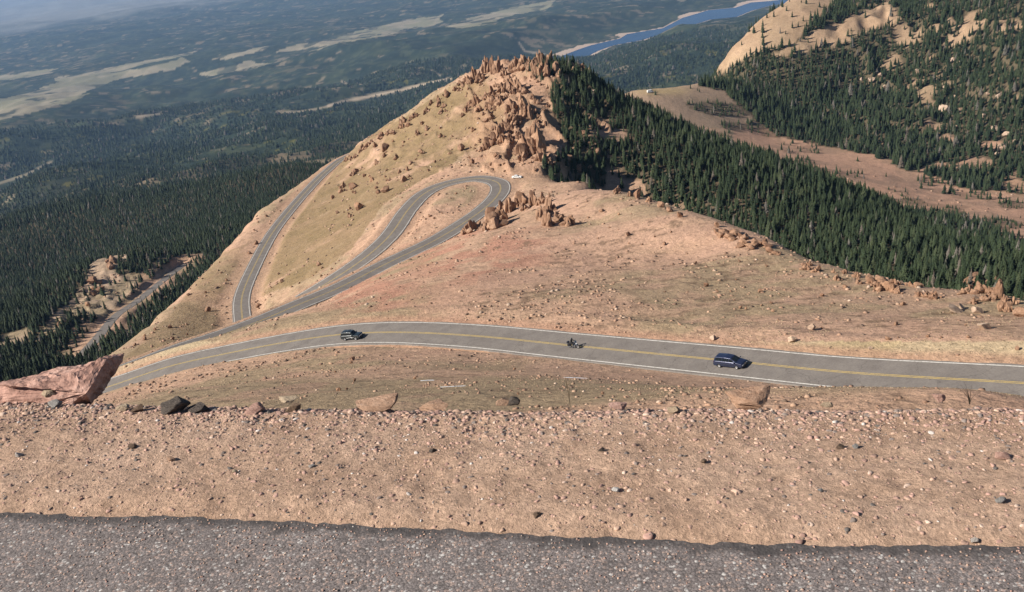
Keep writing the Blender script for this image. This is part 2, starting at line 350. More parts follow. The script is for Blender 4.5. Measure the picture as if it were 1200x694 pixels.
# --- far country: forest texture, meadows, dirt roads, shore
far = ss(1900, 2900, rad)
tex = fbm(X, Y, 60, 4, 150); tex2 = fbm(X, Y, 700, 5, 151); aspect = fbm(X, Y, 240, 4, 152)
Cf = np.zeros_like(C); Cf[:] = (0.022, 0.034, 0.022)
Cf = cmix(Cf, (0.040, 0.052, 0.028), ss(.42, .62, aspect)*.8)
Cf = cmix(Cf, (0.016, 0.026, 0.018), ss(.46, .60, tex)*.6)
Cf = cmix(Cf, (0.075, 0.085, 0.045), ss(.56, .66, fbm(X, Y, 38, 3, 156))*.5)
Cf = cmix(Cf, (0.014, 0.024, 0.016), ss(.52, .6, fbm(X, Y*.7, 190, 4, 157))*.5)
Cf = cmix(Cf, (0.10, 0.09, 0.055), ss(.58, .68, fbm(X, Y, 75, 5, 153))*ss(.45, .6, tex2)*.8)
Cf = cmix(Cf, (0.24, 0.19, 0.13), ss(.69, .74, fbm(X, Y, 110, 5, 154))*.6)
Cf = cmix(Cf, (0.14, 0.125, 0.03), ss(.72, .75, fbm(X, Y, 50, 4, 155))*.6*(rad < 5000))
lit = 26*(fbm(X, Y, 420, 4, 160)-.5)*ss(1500, 9000, rad)*0.5
def far_poly(poly, j=1.0):
    return inpoly(PXv + 34*j*(fbm(X, Y, 700, 5, 161)-.5), PYv + 9*j*(fbm(X, Y, 500, 5, 162)-.5), poly)
meadows = [[(-60,120),(0,114),(43,100),(100,89),(153,83),(212,66),(214,71),(200,80),(150,91),(110,101),(86,115),(40,131),(0,139),(-60,150)],
           [(225,88),(252,80),(280,73),(320,72),(290,80),(240,89)],[(318,63),(353,53),(400,44),(460,28),(517,16),(516,26),(483,36),(440,43),(400,50),(360,60)],
           [(60,92),(160,72),(230,60),(140,82),(60,100)],[(520,32),(545,22),(590,10),(650,0),(640,8),(580,24),(540,34)],[(-40,96),(20,86),(70,82),(20,95)],
           [(235,70),(300,56),(312,54),(306,60),(250,72)]]
Mw = np.zeros(X.shape)
for p in meadows: Mw = np.maximum(Mw, far_poly(p)*(rad > 2500))
Mw = Mw*(1-.8*ss(.6, .66, fbm(X, Y, 200, 5, 167)))
F = np.maximum(F, .05*((rad > 900) & (rad < 1500) & (PXv > 840) & (PYv < 80) & hill))
F = np.where((rad > 3300) & ((Mw > .3) | (wd < 150)), 0, F)
Cf = cmix(Cf, (0.33, 0.28, 0.19), Mw*(.75+.35*(tex-.5)))
Cf = cmix(Cf, (0.16, 0.16, 0.09), Mw*ss(.5, .6, fbm(X, Y*.5, 260, 4, 163))*.6)
def far_line(pts, wpx):
    d = np.full(X.shape, 1e9)
    m = rad > 2500
    x, y = PXv[m]+0.0, PYv[m]; q_ = np.full(x.shape, 1e9)
    for (ax, ay), (bx, by) in zip(pts[:-1], pts[1:]):
        t = np.clip(((x-ax)*(bx-ax)+(y-ay)*(by-ay))/((bx-ax)**2+(by-ay)**2), 0, 1); q_ = np.minimum(q_, np.hypot(x-ax-t*(bx-ax), y-ay-t*(by-ay)))
    d[m] = q_; return (1-ss(wpx*.3, wpx*1.2, d+1.4*(fbm(X, Y, 150, 3, 165)-.5)))*ss(.3, .4, fbm(X, Y, 300, 3, 166))
for pts, wpx, a in [([(385,124),(400,119),(433,113),(467,106),(500,99),(528,92)],2.4,.95),([(528,92),(515,88),(505,82)],1.2,.6),([(330,133),(373,128),(400,119)],1.6,.6),([(400,95),(412,102),(425,104)],1.6,.6),([(190,133),(160,137)],1.5,.5),([(0,215),(30,205),(60,190)],2.0,.4),([(608,50),(615,60),(650,66)],1.5,.7)]:
    L_ = far_line(pts, wpx); Cf = cmix(Cf, (0.40, 0.32, 0.23), L_*a); F = np.where(L_ > .25, 0, F)
plain = ss(15000, 19000, rad+3000*(tex2-.5))
Cf = cmix(Cf, (0.24, 0.235, 0.22), plain*.8)
shore = (wd < 12+70*ss(.42, .62, fbm(X, Y, 420, 4, 170))) & (wd > -50)
Cf = cmix(Cf, (0.46, 0.35, 0.27), shore.astype(float))
C = cmix(C, (0.0, 0.0, 0.0), np.zeros(X.shape)); C = C*(1-far[..., None])+Cf*far[..., None]
mid_clear = ((rad > 1300) & (F < .5) & (rad < 3300)).astype(float)
C = cmix(C, (0.13, 0.12, 0.07), mid_clear*(1-far)*.8)
near = rad < 9
C[near] = (0.36, 0.235, 0.155)

def grid_mesh(name, X, Y, Z, C, wrap=None):
    nr, nt = X.shape; me = bpy.data.meshes.new(name)
    co = np.stack([X, Y, Z], -1).reshape(-1, 3).astype(np.float32)
    i = np.arange(nr-1)[:, None]*nt + np.arange(nt-1)[None]
    f = np.stack([i, i+1, i+nt+1, i+nt], -1).reshape(-1, 4)
    me.vertices.add(len(co)); me.vertices.foreach_set('co', co.ravel())
    me.loops.add(f.size); me.loops.foreach_set('vertex_index', f.ravel().astype(np.int32))
    me.polygons.add(len(f)); me.polygons.foreach_set('loop_start', np.arange(0, f.size, 4, dtype=np.int32))
    me.polygons.foreach_set('loop_total', np.full(len(f), 4, np.int32)); me.update()
    me.polygons.foreach_set('use_smooth', np.ones(len(f), bool))
    if C is not None:
        a = me.color_attributes.new('ground', 'FLOAT_COLOR', 'POINT')
        a.data.foreach_set('color', np.concatenate([C.reshape(-1, 3), np.ones((len(co), 1))], 1).astype(np.float32).ravel())
    # the grid runs azimuth then range: normals must point up
    if me.polygons[0].normal.z < 0: me.flip_normals()
    return me

# ------------------------------------------------------------------ materials
def new_mat(name, rough=0.9, spec=0.2, base=(.5, .5, .5)):
    m = bpy.data.materials.new(name); m.use_nodes = True; nt = m.node_tree; b = nt.nodes['Principled BSDF']
    b.inputs['Roughness'].default_value = rough; b.inputs['Specular IOR Level'].default_value = spec
    b.inputs['Base Color'].default_value = (*base, 1); return m, nt, b
def N(nt, t, **k):
    n = nt.nodes.new(t)
    for a, v in k.items():
        if a in n.inputs.keys() if hasattr(n.inputs, 'keys') else False: n.inputs[a].default_value = v
        else: setattr(n, a, v)
    return n
def noise(nt, scale, detail=4, rough=.6, vec=None):
    n = nt.nodes.new('ShaderNodeTexNoise'); n.inputs['Scale'].default_value = scale; n.inputs['Detail'].default_value = detail
    n.inputs['Roughness'].default_value = rough
    if vec is not None: nt.links.new(vec, n.inputs['Vector'])
    return n
def mix(nt, a, b, f, mode='MIX'):
    n = nt.nodes.new('ShaderNodeMix'); n.data_type = 'RGBA'; n.blend_type = mode
    for s, v in ((6, a), (7, b), (0, f)):
        if hasattr(v, 'is_linked') or hasattr(v, 'links'): nt.links.new(v, n.inputs[s])
        elif s == 0: n.inputs[0].default_value = v
        else: n.inputs[s].default_value = (*v, 1)
    return n.outputs[2]
def ramp(nt, fac, stops):
    n = nt.nodes.new('ShaderNodeValToRGB'); e = n.color_ramp.elements
    while len(e) < len(stops): e.new(0.5)
    for k, (p, c) in enumerate(stops):
        e[k].position = p; e[k].color = (*c, 1) if len(c) == 3 else c
    nt.links.new(fac, n.inputs[0]); return n.outputs[0]
g1 = lambda v: (v, v, v)
def coords(nt):
    return nt.nodes.new('ShaderNodeNewGeometry').outputs['Position']
def bump(nt, h, b, strength, dist):
    n = nt.nodes.new('ShaderNodeBump'); n.inputs['Strength'].default_value = strength; n.inputs['Distance'].default_value = dist
    nt.links.new(h, n.inputs['Height']); nt.links.new(n.outputs[0], b.inputs['Normal'])

m_ground, nt, b = new_mat('ground', .95, .1)
P = coords(nt); att = nt.nodes.new('ShaderNodeVertexColor'); att.layer_name = 'ground'
na = noise(nt, 1.1, 6, .7, P); nb = noise(nt, 0.25, 6, .7, P); nc_ = noise(nt, 4.5, 3, .6, P)
c = mix(nt, att.outputs[0], ramp(nt, na.outputs[0], [(.3, g1(.55)), (.5, g1(1.0)), (.72, g1(1.35))]), .75, 'MULTIPLY')
c = mix(nt, c, ramp(nt, nb.outputs[0], [(.3, g1(.7)), (.55, g1(1.05)), (.75, g1(1.2))]), .6, 'MULTIPLY')
c = mix(nt, c, ramp(nt, nc_.outputs[0], [(.35, g1(.7)), (.55, g1(1.05)), (.7, g1(1.3))]), .5, 'MULTIPLY')
nt.links.new(c, b.inputs['Base Color'])
ma = nt.nodes.new('ShaderNodeMath'); ma.operation = 'MULTIPLY_ADD'; nt.links.new(nb.outputs[0], ma.inputs[0]); ma.inputs[1].default_value = 2.2; nt.links.new(na.outputs[0], ma.inputs[2])
bump(nt, ma.outputs[0], b, .6, .6)

me = grid_mesh('ground', X, Y, Z, C); me.materials.append(m_ground)
ground = bpy.data.objects.new('ground', me); COL.objects.link(ground); ground['kind'] = 'structure'

# ------------------------------------------------------------------ water
bm = bmesh.new(); cx = np.mean([p[0] for p in water_xy]); 
vs = [bm.verts.new((x, y, res_z)) for x, y in water_xy]; f = bm.faces.new(vs); bmesh.ops.triangulate(bm, faces=[f])
# widen a little so that the shore of the ground cuts its outline
me = bpy.data.meshes.new('reservoir_water'); bm.normal_update()
for fc in bm.faces:
    if fc.normal.z < 0: fc.normal_flip()
bm.to_mesh(me); bm.free()
m_water, nt, b = new_mat('lake_water', .25, .35, (.012, .06, .16))
wv = noise(nt, .05, 4, .6, coords(nt)); bump(nt, wv.outputs[0], b, .3, 2.0)
c = mix(nt, (.004, .022, .062), (.008, .034, .085), noise(nt, .002, 3, .5, coords(nt)).outputs[0]); nt.links.new(c, b.inputs['Base Color'])
me.materials.append(m_water); o = bpy.data.objects.new('reservoir_water', me); COL.objects.link(o); o['kind'] = 'structure'

# ------------------------------------------------------------------ roads
def strip(name, c, offs, zoff, bank, mat, parent=None, hard=None, jit=None):
    """sheet swept along a centre line; offs = list of (lateral, extra z)"""
    t, nn = frames(c); V = []; Fc = []
    for k, (o_, dz) in enumerate(offs):
        o2 = o_ if jit is None else o_ + jit(k, c)
        V.append(np.stack([c[:, 0]+nn[:, 0]*o2, c[:, 1]+nn[:, 1]*o2, c[:, 2]+bank*np.clip(o_, -99, 99)+zoff+dz], -1))
    V = np.stack(V, 1); n, m = V.shape[:2]
    for i in range(n-1):
        for j in range(m-1):
            a = i*m+j; Fc.append((a, a+1, a+m+1, a+m))
    me = bpy.data.meshes.new(name); me.from_pydata(V.reshape(-1, 3).tolist(), [], Fc); me.update()
    if me.polygons[len(me.polygons)//2].normal.z < 0: me.flip_normals()
    me.materials.append(mat); o = bpy.data.objects.new(name, me); COL.objects.link(o)
    if parent: o.parent = parent
    else: o['kind'] = 'structure'
    return o
m_asph, nt, b = new_mat('asphalt', .85, .25)
P = coords(nt)
c = ramp(nt, noise(nt, .35, 5, .65, P).outputs[0], [(.3, (.142, .126, .115)), (.5, (.17, .152, .138)), (.7, (.198, .178, .16))])
c = mix(nt, c, ramp(nt, noise(nt, 3.5, 3, .6, P).outputs[0], [(.35, g1(.85)), (.65, g1(1.12))]), .8, 'MULTIPLY')
vc = nt.nodes.new('ShaderNodeTexVoronoi'); vc.feature = 'DISTANCE_TO_EDGE'; vc.inputs['Scale'].default_value = .16; 
nd = noise(nt, .8, 3, .5, P); vm = nt.nodes.new('ShaderNodeVectorMath'); vm.operation = 'MULTIPLY_ADD'; vm.inputs[1].default_value = (1.5, 1.5, 1.5)
nt.links.new(nd.outputs['Color'], vm.inputs[0]); nt.links.new(P, vm.inputs[2]); nt.links.new(vm.outputs[0], vc.inputs['Vector'])
c = mix(nt, c, ramp(nt, vc.outputs[0], [(0.0, g1(.55)), (.012, g1(1.0))]), .7, 'MULTIPLY')
nt.links.new(c, b.inputs['Base Color'])
def paint(name, col, wear):
    m, nt, b = new_mat(name, .6, .4); c = mix(nt, col, (.2, .18, .15), ramp(nt, noise(nt, 2.5, 4, .7, coords(nt)).outputs[0], [(.45, g1(0)), (.75, g1(wear))])); nt.links.new(c, b.inputs['Base Color']); return m
m_white = paint('white_road_paint', (.62, .60, .56), .9); m_yel = paint('yellow_road_paint', (.5, .36, .11), .9)
for k, (c, hw, bank) in ROADS.items():
    edge = lambda kk, c, s=hash(k) % 97: (fbm(c[:, 0]+kk*50, c[:, 1], 3.0, 3, 7)-.5)*(.5 if kk in (1, 4) else .2)
    e_ = hw*0.94
    rname = {'main': 'mountain_road', 'loop': 'hairpin_road', 'leg': 'lower_road', 'wood': 'forest_road'}[k]
    ro = strip(rname, c, [(-hw-.55, -.5), (-hw, -.02), (-hw*.5, .0), (hw*.5, .0), (hw, -.02), (hw+.55, -.5)], 0, bank, m_asph, jit=edge)
    if k != 'wood':
        lw = .11 if k == 'main' else .12
        for s in (-1, 1):
            strip('edge_line', c, [(s*(hw-.55)-lw, 0), (s*(hw-.55)+lw, 0)], .012, bank, m_white, ro)
        for s in (-1, 1):
            strip('centre_line', c, [(s*.17-.075, 0), (s*.17+.075, 0)], .016, bank, m_yel, ro)

# ------------------------------------------------------------------ near shoulder and near asphalt
m_near, nt, b = new_mat('gravel_shoulder', .95, .15)
P = coords(nt)
c = ramp(nt, noise(nt, 1.6, 5, .7, P).outputs[0], [(.3, (.38, .25, .175)), (.5, (.47, .32, .23)), (.7, (.53, .37, .275))])
vo = nt.nodes.new('ShaderNodeTexVoronoi'); vo.inputs['Scale'].default_value = 75; nt.links.new(P, vo.inputs['Vector'])
vs_ = ramp(nt, vo.outputs['Color'], [(0, g1(.75)), (.4, g1(.97)), (.75, g1(1.05)), (1, g1(1.3))])
c = mix(nt, c, vs_, .7, 'MULTIPLY')
c = mix(nt, c, ramp(nt, noise(nt, 30, 4, .7, P).outputs[0], [(.3, g1(.6)), (.7, g1(1.35))]), .8, 'MULTIPLY')
nt.links.new(c, b.inputs['Base Color'])
bump(nt, noise(nt, 60, 5, .75, P).outputs[0], b, .9, .02)
def near_patch(name, x0, x1, nxx, ylo, yhi, nyy, zf, mat, cf=None, pw=1):
    xs = np.linspace(x0, x1, nxx); vv = 1-(1-np.linspace(0, 1, nyy))**pw; XX, VV = np.meshgrid(xs, vv)
    YY = ylo(XX)*(1-VV)+yhi(XX)*VV; ZZ = zf(XX, YY)
    me = grid_mesh(name, XX, YY, ZZ, cf(XX, YY) if cf else None); me.materials.append(mat)
    o = bpy.data.objects.new(name, me); COL.objects.link(o); o['kind'] = 'structure'; return o
def near_surf(x, y):
    z = near_z(x, y)
    rough = .035*(fbm(x, y, .5, 4, 41)-.5) + .022*(fbm(x, y, .09, 4, 42)-.5)
    bank_ = .10*np.exp(-((y-lip_y(x)+.3)/.3)**2)*fbm(x, y, .6, 3, 43)
    return z + rough + bank_*.5 - (.022+.02*fbm(x, y, .2, 2, 44))*(1-ss(.0, .22, y-edge_y(x)))
near_patch('shoulder', -7, 7, 900, lambda x: edge_y(x)-.35, lambda x: lip_y(x)+4.5, 520, near_surf, m_near)
m_nasph, nt, b = new_mat('near_asphalt', .85, .3)
P = coords(nt)
vo = nt.nodes.new('ShaderNodeTexVoronoi'); vo.inputs['Scale'].default_value = 95; vo.inputs['Randomness'].default_value = 1; nt.links.new(P, vo.inputs['Vector'])
vd = nt.nodes.new('ShaderNodeTexVoronoi'); vd.inputs['Scale'].default_value = 240; nt.links.new(P, vd.inputs['Vector'])
c = ramp(nt, noise(nt, 2.5, 5, .65, P).outputs[0], [(.3, (.145, .125, .12)), (.7, (.195, .17, .163))])
sep = nt.nodes.new('ShaderNodeSeparateColor'); nt.links.new(vo.outputs['Color'], sep.inputs[0])
c = mix(nt, c, (.33, .25, .215), ramp(nt, sep.outputs[0], [(.80, g1(0)), (.87, g1(.75))]))
c = mix(nt, c, (.42, .40, .38), ramp(nt, sep.outputs[1], [(.93, g1(0)), (.95, g1(.9))]))
sep2 = nt.nodes.new('ShaderNodeSeparateColor'); nt.links.new(vd.outputs['Color'], sep2.inputs[0])
c = mix(nt, c, ramp(nt, sep2.outputs[0], [(0, g1(.55)), (.5, g1(1)), (1, g1(1.7))]), .8, 'MULTIPLY')
c = mix(nt, c, g1(.02), ramp(nt, vo.outputs['Distance'], [(.5, g1(0)), (.8, g1(.45))]))
ve = nt.nodes.new('ShaderNodeVertexColor'); ve.layer_name = 'ground'
c = mix(nt, c, mix(nt, (.035, .032, .032), (.09, .08, .078), noise(nt, 50, 4, .7, P).outputs[0]), ve.outputs[0])
nt.links.new(c, b.inputs['Base Color'])
bh = nt.nodes.new('ShaderNodeMath'); bh.operation = 'ADD'; nt.links.new(noise(nt, 90, 4, .7, P).outputs[0], bh.inputs[0]); nt.links.new(vo.outputs['Distance'], bh.inputs[1])
bump(nt, bh.outputs[0], b, .6, -.003)
def _dummy(): pass
def nedge(x): return edge_y(x) + .05*(fbm(x, x*0, .5, 3, 51)-.5) + .03*(fbm(x, x*0+3, .05, 3, 52)-.5)
def edge_mask(x, y):
    d = nedge(x)-y; w = .045+.09*(fbm(x, y, .22, 4, 57)-.3); m = (1-ss(w*.6, w*1.5, d))*(.55+.6*fbm(x, y, .03, 3, 58))+.35*ss(.6, .7, fbm(x, y, .06, 3, 59))*(1-ss(.1, .35, d))
    return np.repeat(np.clip(m, 0, 1)[..., None], 3, -1)
near_patch('viewpoint_road', -7, 7, 1400, lambda x: edge_y(x)*0-7.5, nedge, 330, lambda x, y: -CAMH + 0*x + .006*(fbm(x, y, .3, 3, 53)-.5) + .006*ss(.1, 0, nedge(x)-y)*(fbm(x, y, .03, 3, 60)-.5) - .05*ss(nedge(x)-.012, nedge(x), y), m_nasph, edge_mask, 2.5)

# ------------------------------------------------------------------ rocks
def rock_mat(name, cols, bscale, bdist):
    m, nt, b = new_mat(name, .92, .15); tc = nt.nodes.new('ShaderNodeTexCoord').outputs['Object']
    oi = nt.nodes.new('ShaderNodeObjectInfo')
    n_ = noise(nt, bscale, 6, .7, tc); c = ramp(nt, n_.outputs[0], [(.3, cols[0]), (.5, cols[1]), (.72, cols[2])])
    c = mix(nt, c, ramp(nt, oi.outputs['Random'], [(0, (.78, .72, .68)), (.5, (1, 1, 1)), (1, (1.15, 1.12, 1.05))]), .8, 'MULTIPLY')
    n2_ = noise(nt, bscale*4, 4, .7, tc); c = mix(nt, c, ramp(nt, n2_.outputs[0], [(.35, g1(.7)), (.65, g1(1.2))]), .6, 'MULTIPLY')
    nt.links.new(c, b.inputs['Base Color']); bump(nt, n_.outputs[0], b, .8, bdist); return m
m_rock = rock_mat('granite_rock', [(.14, .082, .054), (.28, .17, .112), (.39, .255, .175)], .9, .35)
m_rockp = rock_mat('pale_rock', [(.28, .2, .15), (.43, .32, .24), (.53, .41, .32)], .9, .3)
def rock_mesh(name, seed, sub=3, sx=1, sy=1, sz=1, planes=15, nz=.10, mat=None, smooth=False):
    r = random.Random(seed); bm = bmesh.new(); bmesh.ops.create_icosphere(bm, subdivisions=sub, radius=1)
    co = np.array([v.co[:] for v in bm.verts])
    for _ in range(planes):
        d = np.array([r.gauss(0, 1), r.gauss(0, 1), r.gauss(0, .8)]); d /= np.linalg.norm(d); k = r.uniform(.38, .8)
        t = co @ d; co -= np.maximum(t-k, 0)[:, None]*d[None]*.96
    s0 = seed*7.3
    for a in range(3):
        co[:, a] += nz*(fbm(co[:, (a+1) % 3]*1.3+s0, co[:, (a+2) % 3]*1.3+s0+a*5+co[:, a], .55, 4, 3+a)-.5)*2*.7
    co *= np.array([sx, sy, sz])
    co[:, 2] -= co[:, 2].min()
    for v, c_ in zip(bm.verts, co): v.co = c_
    me = bpy.data.meshes.new(name); bm.to_mesh(me); bm.free()
    if smooth: me.polygons.foreach_set('use_smooth', [True]*len(me.polygons))
    me.materials.append(mat or m_rock); return me
BOULD = [rock_mesh('boulder', 100+i, 3, random.uniform(.85, 1.15), random.uniform(.8, 1.1), random.uniform(.65, .95)) for i in range(9)]
def formation(name, seed, n_, spread, hmax, mat=None):
    r = random.Random(seed); bm = bmesh.new()
    for i in range(n_):
        me = rock_mesh('tmp', seed*31+i, 2, 1, 1, 1, planes=18, nz=.06); q_ = i/max(n_-1, 1); a = r.uniform(0, 6.28); d = spread*math.sqrt(q_)
        h_ = hmax*(1-.62*q_)*r.uniform(.7, 1.1); w_ = r.uniform(.44, .74)*(1+.2*q_); M = Matrix.Translation((math.cos(a)*d, math.sin(a)*d*.8, 0)) @ Euler((r.uniform(-.22, .22), r.uniform(-.28, .28), a)).to_matrix().to_4x4() @ Matrix.Diagonal((w_, w_*r.uniform(.6, 1), h_/1.7, 1))
        me.transform(M); bm.from_mesh(me); bpy.data.meshes.remove(me)
    z0 = min(v.co.z for v in bm.verts)
    for v in bm.verts: v.co.z -= z0
    me = bpy.data.meshes.new(name); bm.to_mesh(me); bm.free(); me.materials.append(mat or m_rock); return me
PINN = [formation('rock_pinnacle', 500+i, 8+i % 4, .85, 1.25) for i in range(8)]
LOWF = [formation('rock_outcrop', 600+i, 9, 1.15, 1.05) for i in range(6)]
PINN0 = [rock_mesh('rock_pinnacle', 200+i, 4, random.uniform(.75, 1), random.uniform(.7, 1), random.uniform(1.2, 1.7), planes=18, nz=.16) for i in range(8)]
PALE = [rock_mesh('boulder', 300+i, 3, 1, .9, .8, mat=m_rockp) for i in range(4)]
def thing(o, label, cat, group=None):
    o['label'] = label; o['category'] = cat
    if group: o['group'] = group
    return o
rr = random.Random(5)
def put(meshes, name, px, py, wpx, hpx, label, group=None, cat='rock', sink=.18, D=None, yaw=None, tilt=0):
    """a rock standing on the ground met at that picture point, sized from its apparent size"""
    hit = pick(px, py+hpx*.45)
    if hit is None: return None
    p, D = hit; k = D/FPX
    me = rr.choice(meshes); bb = np.array([v.co[:] for v in me.vertices]) if 'dim' not in me else None
    if bb is not None:
        e = bb.max(0)-bb.min(0); me['dim'] = [float(x_) for x_ in e]
    dx, dy, dz = me['dim']; o = bpy.data.objects.new(name, me); COL.objects.link(o)
    w_ = wpx*k; h_ = hpx*k*1.02; o.scale = (w_/dx*1.05, w_/dx*rr.uniform(.8, 1.1), h_/dz*(1+sink))
    o.rotation_euler = (tilt+rr.uniform(-.12, .12), rr.uniform(-.15, .15), rr.uniform(0, 6.28) if yaw is None else yaw)
    o.location = (p[0], p[1]+w_*.15, p[2]-h_*sink)
    return thing(o, label, cat, group)
# crags on the summit of the spur
top_l = [(557,86,7,16),(563,90,10,13),(570,77,9,19),(578,78,8,20),(585,77,7,18),(550,94,8,10),(592,84,8,9)]
top_r = [(601,80,10,12),(607,74,11,14),(615,73,10,15),(621,76,10,14),(627,80,10,16),(631,71,10,16),(637,69,10,19),(645,69,9,17),(641,80,10,18),(651,81,10,14),(634,84,9,14),(656,86,8,9)]
far_r = [(673,79,14,10),(683,81,10,10),(691,84,7,8)]
midr = [(600,97,12,17),(594,101,9,15),(607,99,10,16),(587,103,9,10),(576,108,8,12),(570,113,8,8),(558,118,9,12),(551,122,8,8),(578,119,10,12),(586,115,8,9),(562,128,9,9),(572,124,9,8),(547,128,8,7)]
low = [(602,124,13,15),(611,121,10,19),(616,128,8,14),(623,131,8,20),(596,140,10,14),(606,140,12,14),(588,154,10,16),(592,147,9,12),(600,152,13,12),(612,136,9,10),(574,168,13,13),(582,160,12,19),(590,163,9,10),(567,173,8,9)]
big = [(627,157,19,22),(620,172,22,25),(632,168,18,30),(614,182,14,13),(638,181,14,16),(608,176,10,12),(645,188,9,9)]
for L_, lab, grp in [(top_l, 'orange brown rock spire in the left cluster on the skyline of the spur', 'rock spires left of the spur summit'),
                (top_r, 'jagged orange brown rock spire in the summit cluster below the reservoir', 'rock spires on the spur summit'),
                (far_r, 'rounded outcrop rock poking out of trees right of the summit crags', 'rocks among trees right of the summit'),
                (midr, 'upright brown crag rock on the grassy flank just under the summit spires', 'crag rocks under the summit'),
                (low, 'brown crag rock in the broken line running down toward the hairpin', 'crag rocks halfway down the spur')]:
    for (px, py, w_, h_) in L_: put(PINN, 'rock_pinnacle', px, py, w_*1.35, h_*1.0, lab, grp)
labs = ['broad domed crag in the middle of the big outcrop above the hairpin','large lower left face of the big crag above the hairpin','tallest right hand buttress of the big crag above the hairpin, beside shadowed trees',
        'squat rock at the foot of the big crag nearest the parked white car','dark right foot of the big crag bordering the forest','narrow rock on the left foot of the big crag','small low rock at the right foot of the big crag by the trees']
for (px, py, w_, h_), l_ in zip(big, labs): put(PINN, 'rock_pinnacle', px, py, w_*1.35, h_*1.0, l_)
# outcrop beside the hairpin
outc = [(612,233,14,13),(605,236,8,12),(625,233,9,14),(635,233,9,12),(646,238,10,17),(597,241,12,14),(588,243,8,12),(580,256,18,18),(572,264,11,10),(587,251,11,15),(640,248,13,10),(642,256,12,16),(635,250,9,13),(653,254,10,9),(667,259,11,9),(660,256,8,8),(613,243,9,7),(553,266,14,10),(546,270,8,7),(562,262,6,6)]
for (px, py, w_, h_) in outc: put(PINN+LOWF[:4], 'rock_pinnacle', px, py, w_*1.65, h_*1.3, 'tall tan rock of the outcrop standing beside the outer edge of the hairpin', 'outcrop rocks beside the hairpin')
# crest line on the right
crest = [(723,223,8,10),(748,228,7,13),(738,228,6,6),(762,234,6,7),(775,240,6,7),(785,246,6,6),(797,252,7,7)]
for (px, py, w_, h_) in crest: put(BOULD+PINN[:3], 'boulder', px, py, w_*1.4, h_*.95, 'pale tan boulder on the crest against the forest, right of the hairpin outcrop', 'boulders on the forest edge near the outcrop')
for i in range(26):
    t = i/25; px = 838+t*64+rr.uniform(-4, 4); py = 266+t*24+rr.uniform(-3, 11)
    put(BOULD, 'boulder', px, py, rr.uniform(6, 12), rr.uniform(4, 7.5), 'brown boulder in the jumbled pile below the middle of the forest edge', 'boulders in the jumbled pile')
cr2 = [(1033,328,9,7),(1040,336,15,9),(1030,337,8,7),(1050,330,8,6),(1055,341,8,5),(1018,325,6,5),(1006,322,6,5),(990,318,6,4),(978,317,5,4),(1066,332,7,5),(1076,334,7,4),(1107,331,9,8),(1117,331,9,7),(1129,332,8,6),(1145,328,17,9),(1150,338,12,10),(1138,337,8,7),(1160,330,7,7),(1167,327,6,10),(1173,340,9,18),(1163,342,9,9),(1180,352,9,9),(1177,358,10,13),(1188,352,8,7),(1196,366,8,8),(1155,348,8,6)]
for (px, py, w_, h_) in cr2: put(LOWF+BOULD[:3]+PINN[:2], 'boulder', px, py+1, w_*1.6, h_*1.15, 'sunlit pinkish boulder on the rocky crest at the right, against the dark trees', 'boulders on the right crest')
for (px, py, w_, h_, l_) in [(1117,363,15,8,'long pale slab leaning left on the slope below the right crest'),(1125,357,12,13,'upright pale block between two slabs below the right crest'),(1143,363,10,8,'pale block with flat top, upper end of the right hand slab pair'),(1152,379,13,14,'long pale slab lowest of the group below the right crest'),
     (952,384,8,6,'lone pale boulder on scrubby ground midway between minivan and crest'),(837,396,7,5,'small white boulder on the road bank above the blue minivan'),(928,398,8,6,'pale boulder on the road bank right of the blue minivan'),(1142,348,7,5,'small pale rock between right crest and leaning slabs'),(1020,408,4,3,'small white stone on the bank above the right part of the road')]:
    o = put(PALE, 'boulder', px, py, w_*1.1, h_*1.1, l_)
    if o and 'slab' in l_ or o and 'block' in l_:
        s0 = o.scale.copy(); o.scale = (s0[0]*1.3, s0[1]*.9, s0[0]*.6); o.rotation_euler = (.15, .62 if 'upright' not in l_ else 1.0, .2)
# scattered boulders on the flanks
def _later(): pass
def scatter(n, poly, wmin, wmax, label, group, meshes=BOULD, hr=(.6, .95), dmax=1e9, name='boulder'):
    xs = [p[0] for p in poly]; ys = [p[1] for p in poly]; k = 0; tries = 0
    while k < n and tries < n*20:
        tries += 1; px = rr.uniform(min(xs), max(xs)); py = rr.uniform(min(ys), max(ys))
        if not inpoly(np.array([px]), np.array([py]), poly)[0]: continue
        hit = pick(px, py)
        if hit is None or hit[1] > dmax: continue
        p = hit[0]; 
        if min(float(rsample(q_, p[:1], p[1:2])[0][0])-ROADS[q_][1] for q_ in ('main', 'loop', 'leg')) < 1.8: continue
        w_ = wmin+(wmax-wmin)*rr.random()**2.2
        put(meshes, name, px, py, w_, w_*rr.uniform(*hr), label, group); k += 1
flank = [(415,200),(455,160),(500,120),(545,98),(600,110),(610,150),(590,185),(520,196),(470,215),(430,240),(400,260),(380,240),(405,205)]
scatter(95, flank, 3, 10, 'weathered boulder scattered on the dry grass flank of the spur', 'boulders on the grassy flank', hr=(.6, 1.1), meshes=BOULD+LOWF+PINN[:3], name='flank_rock')
for i in range(30):
    t = (i+rr.random())/30; px = 404+t*150; py = 184-t*100+8*math.sin(t*3.1)*0+rr.uniform(3, 11)
    put(LOWF+PINN[:2], 'flank_rock', px, py, rr.uniform(5, 11), rr.uniform(4, 8), 'brown rock in the broken row along the left skyline of the spur', 'rocks along the left skyline')
